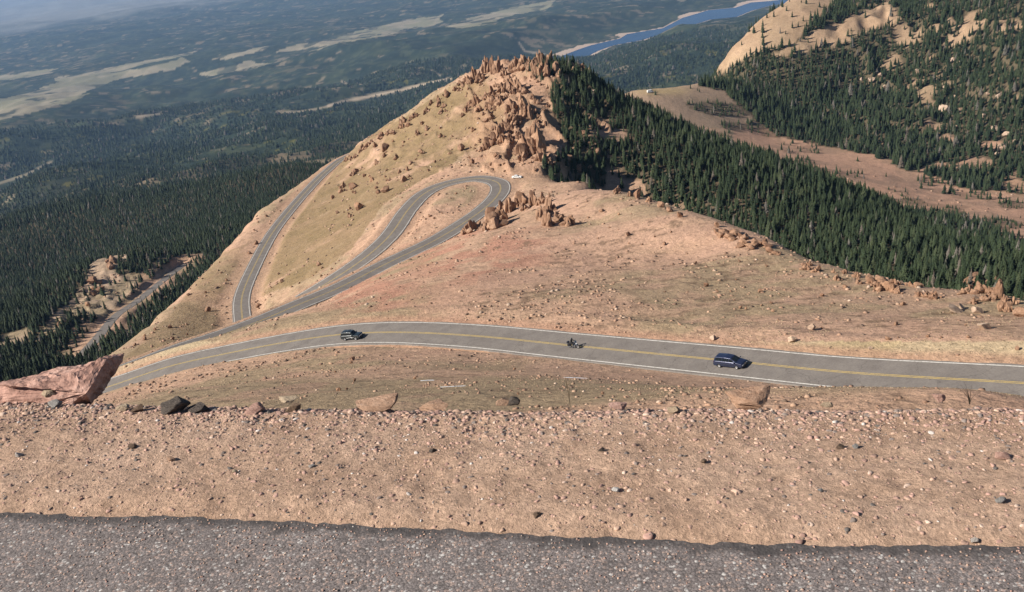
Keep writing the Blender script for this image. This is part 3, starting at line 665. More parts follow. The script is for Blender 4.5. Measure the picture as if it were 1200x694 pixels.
for i in range(24):
    t = rr.random(); px = 900+t*296; py = float(np.interp(px, [900, 1000, 1080, 1170, 1200], [285, 322, 337, 347, 358]))+rr.uniform(0, 14)
    put(LOWF, 'rock_outcrop', px, py, rr.uniform(8, 15), rr.uniform(4, 8), 'low jagged outcrop along the top of the open slope beside the dark forest', 'low outcrops along the crest')
scatter(60, [(548,110),(560,92),(600,88),(655,88),(650,120),(625,190),(590,180),(560,180),(600,140),(560,135)], 4.5, 10, 'smaller broken rock wedged between the crags of the spur', 'broken rocks among the crags', meshes=PINN+LOWF, hr=(.6, 1.2), name='rock_outcrop')
scatter(24, [(545,186),(600,180),(650,188),(660,200),(610,204),(560,200),(540,196)], 2.5, 6, 'small tumbled boulder on the rubble fan above the hairpin', 'boulders above the hairpin')
scatter(14, [(645,140),(690,150),(720,180),(700,210),(668,196),(655,165)], 4, 10, 'pale rock showing between the upper forest trees by the crags', 'rocks between the crags and the forest')
scatter(24, [(140,412),(210,350),(280,275),(350,220),(390,195),(380,205),(330,262),(285,318),(260,370),(200,405)], 2.2, 6, 'small tan boulder on the steep slope left of the lower road', 'boulders left of the lower road', dmax=700)
scatter(44, [(690,235),(820,265),(900,300),(1000,330),(1100,350),(1195,380),(1195,410),(1000,395),(850,375),(700,320),(640,290)], 2.2, 6, 'small brown boulder on the scrubby slope between road and crest', 'boulders on the open slope')
scatter(8, [(490,235),(545,218),(555,228),(500,262),(465,290)], 2.2, 4, 'small red boulder in the strip of ground inside the hairpin', 'boulders inside the hairpin')
scatter(16, [(300,330),(312,310),(340,330),(380,300),(400,310),(350,340),(300,365)], 2.2, 5, 'small reddish boulder on the cut bank right of the lower road', 'boulders on the cut bank')
scatter(10, [(430,415),(560,420),(700,440),(900,455),(780,462),(400,462),(300,455),(250,450)], 3, 6.5, 'small reddish boulder in the dry grass below the main road', 'boulders below the main road', dmax=170)
scatter(14, [(100,345),(112,305),(135,292),(140,305),(120,340),(95,372),(60,390)], 5, 12, 'pale rock of the bare knoll cliff in the left woods', 'rocks of the bare knoll', dmax=1000)
scatter(24, [(1030,130),(1080,140),(1150,180),(1195,190),(1190,120),(1130,60),(1060,60),(1000,100)], 4, 10, 'pale outcrop rock among the trees of the far right hill', 'outcrop rocks on the far right hill', meshes=PALE, dmax=1400)
# ------------------------------------------------------------------ conifers
m_leaf, nt, b = new_mat('conifer_needles', .8, .2)
oi = nt.nodes.new('ShaderNodeObjectInfo'); P = nt.nodes.new('ShaderNodeTexCoord').outputs['Object']
c = ramp(nt, oi.outputs['Random'], [(0, (.016, .027, .014)), (.35, (.025, .040, .019)), (.7, (.036, .052, .024)), (.955, (.05, .064, .032)), (.965, (.14, .13, .115)), (1, (.12, .10, .08))])
c = mix(nt, c, ramp(nt, noise(nt, 1.4, 3, .6, P).outputs[0], [(.3, g1(.7)), (.7, g1(1.3))]), .8, 'MULTIPLY'); nt.links.new(c, b.inputs['Base Color'])
m_bark, nt, b = new_mat('conifer_bark', .9, .1, (.13, .10, .08))
def crown_mesh(seed):
    r = random.Random(seed); V, F_ = [], []; Hh = 1.0; lv = 13; Rm = r.uniform(.155, .2)
    for i in range(lv):
        t = i/(lv-1); z = .10+.86*t; R_ = Rm*(1-t)**.8*r.uniform(.8, 1.15)+.012; kk = 8 if i < 9 else 6
        a0 = r.uniform(0, 6.28)
        for j in range(kk):
            if r.random() < .08: continue
            a = a0+6.283*j/kk+r.uniform(-.2, .2); l_ = R_*r.uniform(.7, 1.2); dr = r.uniform(.02, .065)*(1-t*.6)
            u = (math.cos(a), math.sin(a)); s_ = (-u[1], u[0]); w_ = l_*.42; n0 = len(V)
            V += [(0, 0, z+.045), (u[0]*l_*.55+s_[0]*w_, u[1]*l_*.55+s_[1]*w_, z-dr*.6), (u[0]*l_, u[1]*l_, z-dr), (u[0]*l_*.55-s_[0]*w_, u[1]*l_*.55-s_[1]*w_, z-dr*.6), (u[0]*l_*.6, u[1]*l_*.6, z+.022)]
            F_ += [(n0, n0+1, n0+4), (n0, n0+4, n0+3), (n0+1, n0+2, n0+4), (n0+4, n0+2, n0+3)]
    n0 = len(V); rc = Rm*.42
    V += [(rc*math.cos(k*1.257), rc*math.sin(k*1.257), .1) for k in range(5)]+[(0, 0, 1.0)]
    F_ += [(n0+k, n0+(k+1) % 5, n0+5) for k in range(5)]
    me = bpy.data.meshes.new('crown'); me.from_pydata(V, [], F_); me.materials.append(m_leaf); me.update(); return me
def trunk_mesh():
    bm = bmesh.new(); bmesh.ops.create_cone(bm, segments=6, radius1=.022, radius2=.006, depth=.85, cap_ends=True)
    for v in bm.verts: v.co.z += .425-.06
    me = bpy.data.meshes.new('trunk'); bm.to_mesh(me); bm.free(); me.materials.append(m_bark); return me
CROWN = [crown_mesh(40+i) for i in range(7)]; TRUNK = trunk_mesh()
def sampleF(x, y):
    a = np.rint((np.arctan2(x, y)-TH[0])/(TH[-1]-TH[0])*(NT-1)).astype(int); b_ = np.rint(np.log(np.maximum(np.hypot(x, y), 6.01)/6.0)/LR*(NR-1)).astype(int)
    return np.where((a >= 0) & (a < NT) & (b_ < NR), F[np.clip(b_, 0, NR-1), np.clip(a, 0, NT-1)], 0)
def candidates(r0, r1, sp0, sp1, az0=-38, az1=38):
    """jittered polar-ring points with spacing growing from sp0 to sp1"""
    xs, ys = [], []; r_ = r0
    while r_ < r1:
        sp = sp0+(sp1-sp0)*(r_-r0)/(r1-r0); n_ = int(R(az1-az0)*r_/sp)
        a = R(az0)+(np.arange(n_)+rng.random(n_))/n_*R(az1-az0); q_ = r_+rng.uniform(-.5, .5, n_)*sp
        xs.append(q_*np.sin(a)); ys.append(q_*np.cos(a)); r_ += sp
    x = np.concatenate(xs); y = np.concatenate(ys); m = rng.random(len(x)) < sampleF(x, y); return x[m], y[m]
x1, y1 = candidates(180, 720, 2.3, 3.1); x2, y2 = candidates(720, 1500, 3.6, 5.2); x3, y3 = candidates(1500, 3200, 6.5, 12); x4, y4 = candidates(3200, 5500, 12, 20)
x3 = np.r_[x3, x4]; y3 = np.r_[y3, y4]
tx = np.concatenate([x1, x2, x3]); ty = np.concatenate([y1, y2, y3]); tz = hq(tx, ty); tr = np.hypot(tx, ty)
th = np.where(tr < 720, rng.uniform(4.0, 7.0, len(tx)), rng.uniform(6, 10.5, len(tx)))*(1+.25*(fbm(tx, ty, 60, 3, 201)-.5)*2)
th = np.where(tr > 1500, th*1.35, th); th = np.where(tr > 3200, th*1.25, th); th = th*np.where(rng.random(len(tx)) < .25, rng.uniform(.45, .8, len(tx)), 1)*np.where(rng.random(len(tx)) < .08, 1.3, 1)
left_ = (tx < 0) & (tr < 1500); th = np.where(left_, rng.uniform(5, 8.5, len(tx)), th)
# dwarf trees on the saddle and scree
sm = (tr > 600) & (tr < 990) & (sampleF(tx, ty) < .7) & (tx > 50); th = np.where(sm, th*.6, th)
tpx, tpy = project(tx, ty, tz+th*.6); D_ = np.sqrt(tx**2+ty**2+tz**2)
view = (tpx > -60) & (tpx < 1260) & (tpy > -60) & (tpy < 520)
# keep what is inside the picture with a margin for a step to the side
tx, ty, tz, th, tr, tpx, tpy, D_ = [a[view] for a in (tx, ty, tz, th, tr, tpx, tpy, D_)]
# visible ones: march towards the camera
def visible(x, y, z):
    ok = np.ones(len(x), bool)
    for f in np.linspace(.05, .985, 60): ok &= (z*f+0.0) > hq(x*f, y*f)
    return ok
inside = (tpx > 4) & (tpx < 1196) & (tpy > 4) & (tpy < 470)
app = np.where(inside, th/D_*FPX, 0); order = np.argsort(-app)[:1500]
vis = visible(tx[order], ty[order], tz[order]+th[order]*.55); chosen = order[vis][:290]
print('trees', len(tx), 'chosen', len(chosen), app[chosen].min() if len(chosen) else None)
def tree(i):
    x, y, z, h_ = tx[i], ty[i], tz[i], th[i]; right = tx[i] > 0
    o = bpy.data.objects.new('conifer_tree', None); COL.objects.link(o); o.empty_display_size = .5
    o.location = (x, y, z-.15); o.rotation_euler = (rr.uniform(-.04, .04), rr.uniform(-.04, .04), rr.uniform(0, 6.28)); wv_ = rr.uniform(.75, 1.45); o.scale = (h_*wv_, h_*wv_, h_)
    if right: thing(o, 'dark green conifer in the dense forest just behind the rocky crest', 'tree', 'conifers behind the crest')
    else: thing(o, 'dark conifer in the woods below the slope at the lower left', 'tree', 'conifers in the lower left woods')
    for nm, me in (('trunk', TRUNK), ('crown', CROWN[i % len(CROWN)])):
        c_ = bpy.data.objects.new(nm, me); COL.objects.link(c_); c_.parent = o
for i in chosen: tree(int(i))
crowns = {}
for o in COL.objects:
    if o.name.startswith('crown') and o.data.name not in crowns: crowns[o.data.name] = o
rest = np.ones(len(tx), bool); rest[chosen] = False
def forest(name, mask, label):
    x, y, z, h_ = tx[mask], ty[mask], tz[mask]-.2, th[mask]; n_ = len(x)
    me = bpy.data.meshes.new(name); me.vertices.add(n_); me.vertices.foreach_set('co', np.stack([x, y, z], -1).astype(np.float32).ravel())
    a = me.attributes.new('size', 'FLOAT_VECTOR', 'POINT'); w_ = h_*rng.uniform(.75, 1.5, n_)*(1+.9*ss(1500, 4500, tr[mask]))
    a.data.foreach_set('vector', np.stack([w_, w_, h_], -1).astype(np.float32).ravel())
    a = me.attributes.new('turn', 'FLOAT_VECTOR', 'POINT'); a.data.foreach_set('vector', np.stack([rng.uniform(-.05, .05, n_), rng.uniform(-.05, .05, n_), rng.uniform(0, 6.28, n_)], -1).astype(np.float32).ravel())
    a = me.attributes.new('pick', 'INT', 'POINT'); a.data.foreach_set('value', rng.integers(0, len(crowns), n_).astype(np.int32))
    o = bpy.data.objects.new(name, me); COL.objects.link(o); o['kind'] = 'stuff'; o['label'] = label; o['category'] = 'forest'
    ng = bpy.data.node_groups.new(name, 'GeometryNodeTree'); ng.interface.new_socket('Geometry', in_out='INPUT', socket_type='NodeSocketGeometry'); ng.interface.new_socket('Geometry', in_out='OUTPUT', socket_type='NodeSocketGeometry')
    gi = ng.nodes.new('NodeGroupInput'); go = ng.nodes.new('NodeGroupOutput'); ip = ng.nodes.new('GeometryNodeInstanceOnPoints'); jo = ng.nodes.new('GeometryNodeJoinGeometry')
    for cr in reversed(list(crowns.values())):
        ob = ng.nodes.new('GeometryNodeObjectInfo'); ob.transform_space = 'ORIGINAL'; ob.inputs['Object'].default_value = cr; ob.inputs['As Instance'].default_value = True
        ng.links.new(ob.outputs['Geometry'], jo.inputs[0])
    def attr(nm, ty_):
        n2 = ng.nodes.new('GeometryNodeInputNamedAttribute'); n2.data_type = ty_; n2.inputs['Name'].default_value = nm; return n2.outputs['Attribute']
    ng.links.new(gi.outputs[0], ip.inputs['Points']); ng.links.new(jo.outputs[0], ip.inputs['Instance']); ip.inputs['Pick Instance'].default_value = True
    ng.links.new(attr('pick', 'INT'), ip.inputs['Instance Index']); ng.links.new(attr('size', 'FLOAT_VECTOR'), ip.inputs['Scale'])
    e2r = ng.nodes.new('FunctionNodeEulerToRotation'); ng.links.new(attr('turn', 'FLOAT_VECTOR'), e2r.inputs[0]); ng.links.new(e2r.outputs[0], ip.inputs['Rotation'])
    ng.links.new(ip.outputs[0], go.inputs[0]); md = o.modifiers.new('forest', 'NODES'); md.node_group = ng
forest('conifer_forest', rest & (tr < 1500), 'dense dark conifer forest on the spur, gully and right hill')
forest('valley_forest', rest & (tr >= 1500), 'far wooded foothills running down to the valley')
# ------------------------------------------------------------------ vehicles
def pmat(name, col, rough=.35, spec=.5, metal=0.0, coat=0.0):
    m, nt, b = new_mat(name, rough, spec, col); b.inputs['Metallic'].default_value = metal; b.inputs['Coat Weight'].default_value = coat; return m
m_glass = pmat('dark_glass', (.012, .016, .02), .08, .6); m_tyre = pmat('tyre_rubber', (.02, .02, .02), .8, .2)
m_rim = pmat('alloy_rim', (.33, .33, .34), .45, .5, .3); m_lamp = pmat('lamp_lens', (.75, .77, .8), .15, .7); m_red = pmat('red_lens', (.35, .02, .02), .2, .6)
m_trim = pmat('black_trim', (.02, .02, .022), .5, .4); m_chrome = pmat('chrome', (.7, .7, .72), .2, .6, .9)
def mobj(name, V, Fc, mat, parent=None, smooth=False, bevel=0):
    me = bpy.data.meshes.new(name); me.from_pydata([tuple(map(float, v)) for v in V], [], Fc); me.update()
    bm = bmesh.new(); bm.from_mesh(me); bmesh.ops.recalc_face_normals(bm, faces=bm.faces)
    if bevel: bmesh.ops.bevel(bm, geom=bm.edges[:], offset=bevel, segments=2, affect='EDGES', profile=.6)
    bm.to_mesh(me); bm.free()
    if smooth: me.polygons.foreach_set('use_smooth', [True]*len(me.polygons))
    me.materials.append(mat); o = bpy.data.objects.new(name, me); COL.objects.link(o)
    if parent: o.parent = parent
    return o
def box(name, c, s, mat, parent, bevel=.015, rot=(0, 0, 0)):
    V = [(c[0]+sx*s[0]/2, c[1]+sy*s[1]/2, c[2]+sz*s[2]/2) for sx in (-1, 1) for sy in (-1, 1) for sz in (-1, 1)]
    if any(rot):
        M = Euler(rot).to_matrix(); V = [tuple(M @ (Vector(v)-Vector(c))+Vector(c)) for v in V]
    return mobj(name, V, [(0, 1, 3, 2), (4, 6, 7, 5), (0, 4, 5, 1), (2, 3, 7, 6), (0, 2, 6, 4), (1, 5, 7, 3)], mat, parent, bevel=bevel)
def lathe(name, prof, c, mat, parent, seg=20):
    """profile (radius, y) turned about the y axis"""
    V = []; Fc = []; m = len(prof)
    for i in range(seg):
        a = 6.28318*i/seg
        V += [(c[0]+r_*math.cos(a), c[1]+y_, c[2]+r_*math.sin(a)) for r_, y_ in prof]
    for i in range(seg):
        for j in range(m-1): Fc.append((i*m+j, i*m+j+1, ((i+1) % seg)*m+j+1, ((i+1) % seg)*m+j))
    return mobj(name, V, Fc, mat, parent, smooth=False)
def wheel(parent, c, r, wd, side):
    w_ = lathe('wheel', [(r*.62, -wd/2), (r*.95, -wd/2), (r, -wd*.35), (r, wd*.35), (r*.95, wd/2), (r*.62, wd/2), (r*.62, -wd/2)], c, m_tyre, parent)
    lathe('rim', [(0.001, side*wd*.42), (r*.2, side*wd*.46), (r*.5, side*wd*.36), (r*.64, side*wd*.5), (r*.64, side*wd*.1)], c, m_rim, w_)
    return w_
def tube(name, pts, rad, mat, parent, seg=8):
    V, Fc = [], []; pts = [Vector(p) for p in pts]
    for i, p in enumerate(pts):
        t = (pts[min(i+1, len(pts)-1)]-pts[max(i-1, 0)]).normalized(); q_ = t.to_track_quat('Z', 'Y')
        for k in range(seg):
            a = 6.28318*k/seg; V.append(p+q_ @ Vector((rad*math.cos(a), rad*math.sin(a), 0)))
    for i in range(len(pts)-1):
        for k in range(seg): Fc.append((i*seg+k, i*seg+(k+1) % seg, (i+1)*seg+(k+1) % seg, (i+1)*seg+k))
    Fc += [tuple(range(seg)), tuple(range((len(pts)-1)*seg, len(pts)*seg))]
    return mobj(name, V, Fc, mat, parent)
def car(name, st, paint, win, wheels, label, cat, rack=False, group=None, wr=.35, detail=True):
    """st: stations (x, half width, z bottom, z belt, roof half width, z roof), front to rear"""
    root = bpy.data.objects.new(name, None); COL.objects.link(root); root.empty_display_size = .5; thing(root, label, cat, group)
    st = sorted(st, key=lambda s: -s[0]); xs_ = np.array([s[0] for s in st]); A_ = np.array(st)
    def S(x): return [float(np.interp(-x, -xs_, A_[:, k])) for k in range(1, 6)]
    V, Fc = [], []; X_ = []
    for a, b_ in zip(st[:-1], st[1:]):
        for t in (0, .5): X_.append(a[0]+(b_[0]-a[0])*t)
    X_.append(st[-1][0])
    def sec(x):
        w_, zb, zl, wr_, zr = S(x)
        return [(w_*.55, zb-.02), (w_*.93, zb), (w_, zb+.14), (w_*1.0, (zb+zl)/2+.05), (w_*.965, zl-.02), (w_*.93, zl+.01), (wr_+.02, max(zl+.015, zr-.07)), (wr_*.93, zr-.01), (wr_*.55, zr+.02), (0, zr+.03)]
    for x in X_:
        s_ = sec(x); ring = [(x, y, z) for y, z in s_]+[(x, -y, z) for y, z in s_[-2::-1]]; V += ring
    m = len(ring)
    for i in range(len(X_)-1):
        for j in range(m): Fc.append((i*m+j, i*m+(j+1) % m, (i+1)*m+(j+1) % m, (i+1)*m+j))
    Fc += [tuple(range(m)), tuple(range((len(X_)-1)*m, len(X_)*m))]
    body = mobj('body', V, Fc, paint, root, smooth=False)
    md = body.modifiers.new('soft', 'BEVEL'); md.width = .02; md.segments = 2; md.limit_method = 'ANGLE'; md.angle_limit = R(25)
    # side windows
    def side_pt(x, f, sd_):
        w_, zb, zl, wr_, zr = S(x); y0_, z0_ = w_*.93, zl+.01; y1_, z1_ = wr_+.02, max(zl+.015, zr-.07)
        y = y0_+(y1_-y0_)*f; z = z0_+(z1_-z0_)*f; return (x, sd_*(y+.012), z+.004)
    for sd_ in (-1, 1):
        for (xa, xb, ta, tb) in win['side']:      # bottom from xa to xb, top from ta to tb
            V = [side_pt(xa, .06, sd_), side_pt(xb, .06, sd_), side_pt(tb, .9, sd_), side_pt(ta, .9, sd_)]
            V2 = [(v[0], v[1]-sd_*.05, v[2]) for v in V]
            mobj('side_window', V+V2, [(0, 1, 2, 3), (7, 6, 5, 4), (0, 4, 5, 1), (1, 5, 6, 2), (2, 6, 7, 3), (3, 7, 4, 0)], m_glass, root)
    for nm, (xb_, xt_) in (('windscreen', win['front']), ('rear_window', win['rear'])):
        q_ = []
        for x, f in ((xb_, 0), (xt_, 1)):
            w_, zb, zl, wr_, zr = S(x); q_.append((x, wr_*.88, zr+.022))
        sgn = 1 if nm == 'windscreen' else -1
        V = [(q_[0][0]+sgn*.03, -q_[0][1], q_[0][2]), (q_[0][0]+sgn*.03, q_[0][1], q_[0][2]), (q_[1][0]+sgn*.03, q_[1][1], q_[1][2]), (q_[1][0]+sgn*.03, -q_[1][1], q_[1][2])]
        mx = (q_[0][0]+q_[1][0])/2
        V2 = [(v[0]-sgn*.06, v[1], v[2]-.03) for v in V]
        mobj(nm, V+V2, [(0, 1, 2, 3), (7, 6, 5, 4), (0, 4, 5, 1), (1, 5, 6, 2), (2, 6, 7, 3), (3, 7, 4, 0)], m_glass, root)
    wl = st[len(st)//2][1]
    for x in wheels:
        for sd_ in (-1, 1): wheel(root, (x, sd_*(wl-.10), wr), wr, .24, sd_)
    f0, r0 = st[0], st[-1]
    for sd_ in (-1, 1):
        box('headlight', (f0[0]-.02, sd_*f0[1]*.72, f0[3]-.10), (.12, .34, .16), m_lamp, root)
        box('tail_light', (r0[0]+.02, sd_*r0[1]*.86, r0[3]-.12), (.10, .14, .32), m_red, root)
        if detail: box('mirror', (st[2][0]-.25, sd_*(wl+.10), st[3][3]+.08), (.12, .2, .14), paint, root)
    box('front_bumper', (f0[0]+.02, 0, f0[2]+.10), (.16, f0[1]*1.85, .22), m_trim, root, .03); box('rear_bumper', (r0[0]-.03, 0, r0[2]+.12), (.16, r0[1]*1.85, .2), m_trim, root, .03)
    if detail:
        box('grille', (f0[0]+.012, 0, f0[3]-.12), (.05, f0[1]*.9, .14), m_chrome, root)
        for sd_ in (-1, 1):
            box('side_trim', ((wheels[0]+wheels[1])/2, sd_*(wl+.008), .62), (wheels[0]-wheels[1]-wr*2.4, .03, .07), m_trim if not rack else m_chrome, root)
    if rack:
        for sd_ in (-1, 1): box('roof_rail', (-.75, sd_*.58, st[4][5]+.09), (2.3, .04, .05), m_trim, root)
        for x in (-.1, -1.3): box('crossbar', (x, 0, st[4][5]+.10), (.05, 1.16, .03), m_trim, root, .008)
    return root
def onroad(o, rk, px, py, fwd=1, yaw_extra=0):
    c, hw, bank = ROADS[rk]; t, nn = frames(c); rp, _ = pick(px, py)
    i = int(np.argmin(((c[:, :2]-rp[:2])**2).sum(1))); la = float((rp[:2]-c[i, :2]) @ nn[i])
    z = c[i, 2]+bank*la+.012; g_ = (c[min(i+4, len(c)-1), 2]-c[max(i-4, 0), 2])/(np.linalg.norm(c[min(i+4, len(c)-1), :2]-c[max(i-4, 0), :2])+1e-6)
    f = Vector((t[i, 0], t[i, 1], g_)).normalized()*fwd; l_ = Vector((nn[i, 0], nn[i, 1], bank)).normalized()*fwd; l_ = (l_-f*l_.dot(f)).normalized(); u = f.cross(l_)
    M = Matrix((f, l_, u)).transposed() @ Matrix.Rotation(yaw_extra, 3, 'Z')
    o.matrix_world = Matrix.Translation((c[i, 0]+nn[i, 0]*la, c[i, 1]+nn[i, 1]*la, z)) @ M.to_4x4(); return o
m_dark = pmat('dark_green_paint', (.02, .03, .035), .25, .5, .2, .6); m_blue = pmat('blue_paint', (.02, .028, .065), .28, .5, .3, .6); m_wpaint = pmat('white_paint', (.8, .8, .78), .3, .5, 0, .4)
dirm = 1 if ROADS['main'][0][0][0] < ROADS['main'][0][-1][0] else -1
suv = car('suv', [(2.32, .80, .42, .86, .62, .90), (2.22, .88, .34, .97, .74, 1.01), (1.05, .91, .30, 1.04, .76, 1.09), (.42, .92, .29, 1.07, .66, 1.72), (-.6, .92, .29, 1.09, .68, 1.80), (-1.95, .91, .30, 1.09, .66, 1.76), (-2.25, .89, .34, 1.05, .76, 1.12), (-2.32, .84, .40, .95, .74, 1.0)],
          m_dark, dict(side=[(.62, -.28, .38, -.28), (-.38, -1.15, -.38, -1.15), (-1.25, -1.98, -1.25, -1.9)], front=(.98, .50), rear=(-2.2, -2.0)), (1.4, -1.35), 'dark boxy wagon SUV with roof rack driving on the main road, left of the others', 'car', rack=True, wr=.38)
onroad(suv, 'main', 413, 398, dirm)
van = car('minivan', [(2.48, .82, .36, .72, .60, .76), (2.35, .93, .28, .86, .74, .91), (1.55, .97, .24, 1.02, .80, 1.08), (.55, .98, .23, 1.06, .70, 1.66), (-.4, .98, .23, 1.08, .73, 1.76), (-2.05, .97, .24, 1.08, .70, 1.72), (-2.42, .95, .28, 1.05, .76, 1.14), (-2.5, .90, .36, .95, .74, 1.0)],
          m_blue, dict(side=[(1.15, .35, .62, .35), (.25, -.8, .25, -.8), (-.9, -2.05, -.9, -1.95)], front=(1.42, .68), rear=(-2.38, -2.12)), (1.5, -1.5), 'blue minivan with silver wheels on the main road, nearest of the vehicles', 'car', wr=.34)
van.scale = (1, 1, 1); onroad(van, 'main', 857, 430, dirm)
sed = car('parked_car', [(2.25, .78, .32, .62, .55, .66), (2.1, .86, .24, .74, .68, .78), (1.0, .89, .22, .90, .74, .95), (.2, .89, .22, .93, .58, 1.40), (-.9, .89, .22, .94, .58, 1.40), (-1.6, .88, .24, .95, .72, .99), (-2.15, .85, .26, .92, .66, .96), (-2.25, .80, .34, .80, .6, .84)],
          m_wpaint, dict(side=[(.75, -.3, .25, -.3), (-.38, -1.35, -.38, -1.0)], front=(.92, .28), rear=(-1.5, -.98)), (1.35, -1.35), 'small white car parked on the dirt pull-out beside the hairpin', 'car', wr=.31)
p_, D_s = pick(606, 209); sed.location = (p_[0], p_[1], p_[2]+.02); sed.rotation_euler = (0, 0, R(-18)); sed.scale = (1.0,)*3
rv = car('parked_van', [(2.9, .9, .4, 1.0, .75, 1.05), (2.7, .98, .3, 1.15, .85, 1.2), (2.1, 1.0, .28, 1.3, .9, 1.4), (1.6, 1.02, .28, 1.35, .9, 2.4), (.2, 1.02, .28, 1.35, .9, 2.55), (-2.7, 1.02, .28, 1.35, .9, 2.5), (-2.85, 1.0, .3, 1.3, .88, 2.4), (-2.9, .98, .36, 1.25, .88, 2.35)],
         m_wpaint, dict(side=[(1.85, .9, 1.6, .9)], front=(2.05, 1.65), rear=(-2.88, -2.86)), (1.9, -1.9), 'distant white van parked on the pale pull-out on the saddle', 'van', wr=.38, detail=False)
p_, D_s = pick(762, 109); rv.location = (p_[0], p_[1], p_[2]+.02); rv.rotation_euler = (0, 0, R(15))
# motorcycle and rider
mc = bpy.data.objects.new('motorcycle', None); COL.objects.link(mc); thing(mc, 'dark touring motorcycle ridden near the yellow line of the main road', 'motorcycle')
m_black = pmat('black_enamel', (.015, .016, .02), .25, .5, 0, .5)
for x in (.82, -.78): 
    w_ = lathe('wheel', [(.24, -.06), (.31, -.06), (.33, 0), (.31, .06), (.24, .06), (.24, -.06)], (x, 0, .33), m_tyre, mc); lathe('rim', [(.02, -.05), (.06, -.02), (.245, -.035), (.245, .035), (.06, .02), (.02, .05)], (x, 0, .33), m_chrome, w_)
tube('fork', [(.82, .09, .33), (.5, .09, .95)], .028, m_chrome, mc); tube('fork', [(.82, -.09, .33), (.5, -.09, .95)], .028, m_chrome, mc)
tube('frame', [(.5, 0, .9), (.2, 0, .75), (-.3, 0, .6), (-.78, 0, .36)], .04, m_black, mc)
box('engine', (.1, 0, .45), (.5, .34, .36), m_chrome, mc, .05); box('fuel_tank', (.18, 0, .82), (.5, .30, .24), m_black, mc, .09)
box('seat', (-.35, 0, .76), (.7, .32, .12), m_trim, mc, .05); box('headlight', (.66, 0, .88), (.16, .2, .2), m_lamp, mc, .04)
tube('handlebar', [(.28, .42, 1.08), (.42, .2, 1.05), (.46, 0, .98), (.42, -.2, 1.05), (.28, -.42, 1.08)], .018, m_chrome, mc)
box('windscreen', (.55, 0, 1.16), (.03, .42, .38), pmat('tinted_screen', (.2, .24, .26), .1, .6), mc, .01, (0, -.35, 0))
for s in (-1, 1):
    box('saddlebag', (-.72, s*.27, .58), (.5, .2, .32), m_black, mc, .06); tube('exhaust', [(.15, s*.2, .3), (-.4, s*.22, .24), (-1.0, s*.22, .28)], .045, m_chrome, mc)
box('rear_fender', (-.85, 0, .66), (.5, .18, .12), m_black, mc, .05); box('top_case', (-.95, 0, .98), (.34, .46, .28), m_black, mc, .06)
onroad(mc, 'main', 672, 409, dirm)
m_cloth = pmat('black_riding_clothes', (.018, .018, .02), .8, .2); m_helm = pmat('dark_helmet', (.03, .03, .035), .2, .6, 0, .5)
J = {'pel': ((-.32, 0, .92), .15), 'sp': ((-.30, 0, 1.12), .145), 'ch': ((-.24, 0, 1.32), .17), 'nk': ((-.17, 0, 1.5), .065), 'hd': ((-.13, 0, 1.62), .1)}
E_ = [('pel', 'sp'), ('sp', 'ch'), ('ch', 'nk'), ('nk', 'hd')]
for s, n_ in ((1, 'l'), (-1, 'r')):
    J.update({'sh'+n_: ((-.2, s*.21, 1.38), .075), 'el'+n_: ((.0, s*.34, 1.18), .055), 'wr'+n_: ((.2, s*.40, 1.1), .04), 'ha'+n_: ((.28, s*.40, 1.09), .042),
              'hp'+n_: ((-.28, s*.12, .9), .11), 'kn'+n_: ((.15, s*.25, .82), .075), 'an'+n_: ((.05, s*.27, .40), .05), 'to'+n_: ((.22, s*.28, .34), .045)})
    E_ += [('ch', 'sh'+n_), ('sh'+n_, 'el'+n_), ('el'+n_, 'wr'+n_), ('wr'+n_, 'ha'+n_), ('pel', 'hp'+n_), ('hp'+n_, 'kn'+n_), ('kn'+n_, 'an'+n_), ('an'+n_, 'to'+n_)]
ks = list(J); me = bpy.data.meshes.new('person'); me.from_pydata([J[k][0] for k in ks], [(ks.index(a), ks.index(b_)) for a, b_ in E_], []); me.materials.append(m_cloth)
pe = bpy.data.objects.new('person', me); COL.objects.link(pe); thing(pe, 'rider in black clothes and dark helmet sitting upright on the motorcycle', 'person')
md = pe.modifiers.new('skin', 'SKIN'); 
if not me.skin_vertices: me.attributes  # layer is created with the modifier
for i, k in enumerate(ks): me.skin_vertices[0].data[i].radius = (J[k][1], J[k][1])
me.skin_vertices[0].data[0].use_root = True
md = pe.modifiers.new('soft', 'SUBSURF'); md.levels = md.render_levels = 1
bm = bmesh.new(); bmesh.ops.create_uvsphere(bm, u_segments=16, v_segments=10, radius=.155)
for v in bm.verts: v.co = Vector((v.co.x*1.1-.12, v.co.y*.9, v.co.z*1.05+1.66))
me = bpy.data.meshes.new('helmet'); bm.to_mesh(me); bm.free(); me.materials.append(m_helm); he = bpy.data.objects.new('helmet', me); COL.objects.link(he); he.parent = pe
vz = box('visor', (.03, 0, 1.65), (.05, .2, .1), m_glass, he, .02)
mc.matrix_world = mc.matrix_world @ Matrix.Scale(1.12, 4); pe.matrix_world = mc.matrix_world.copy()
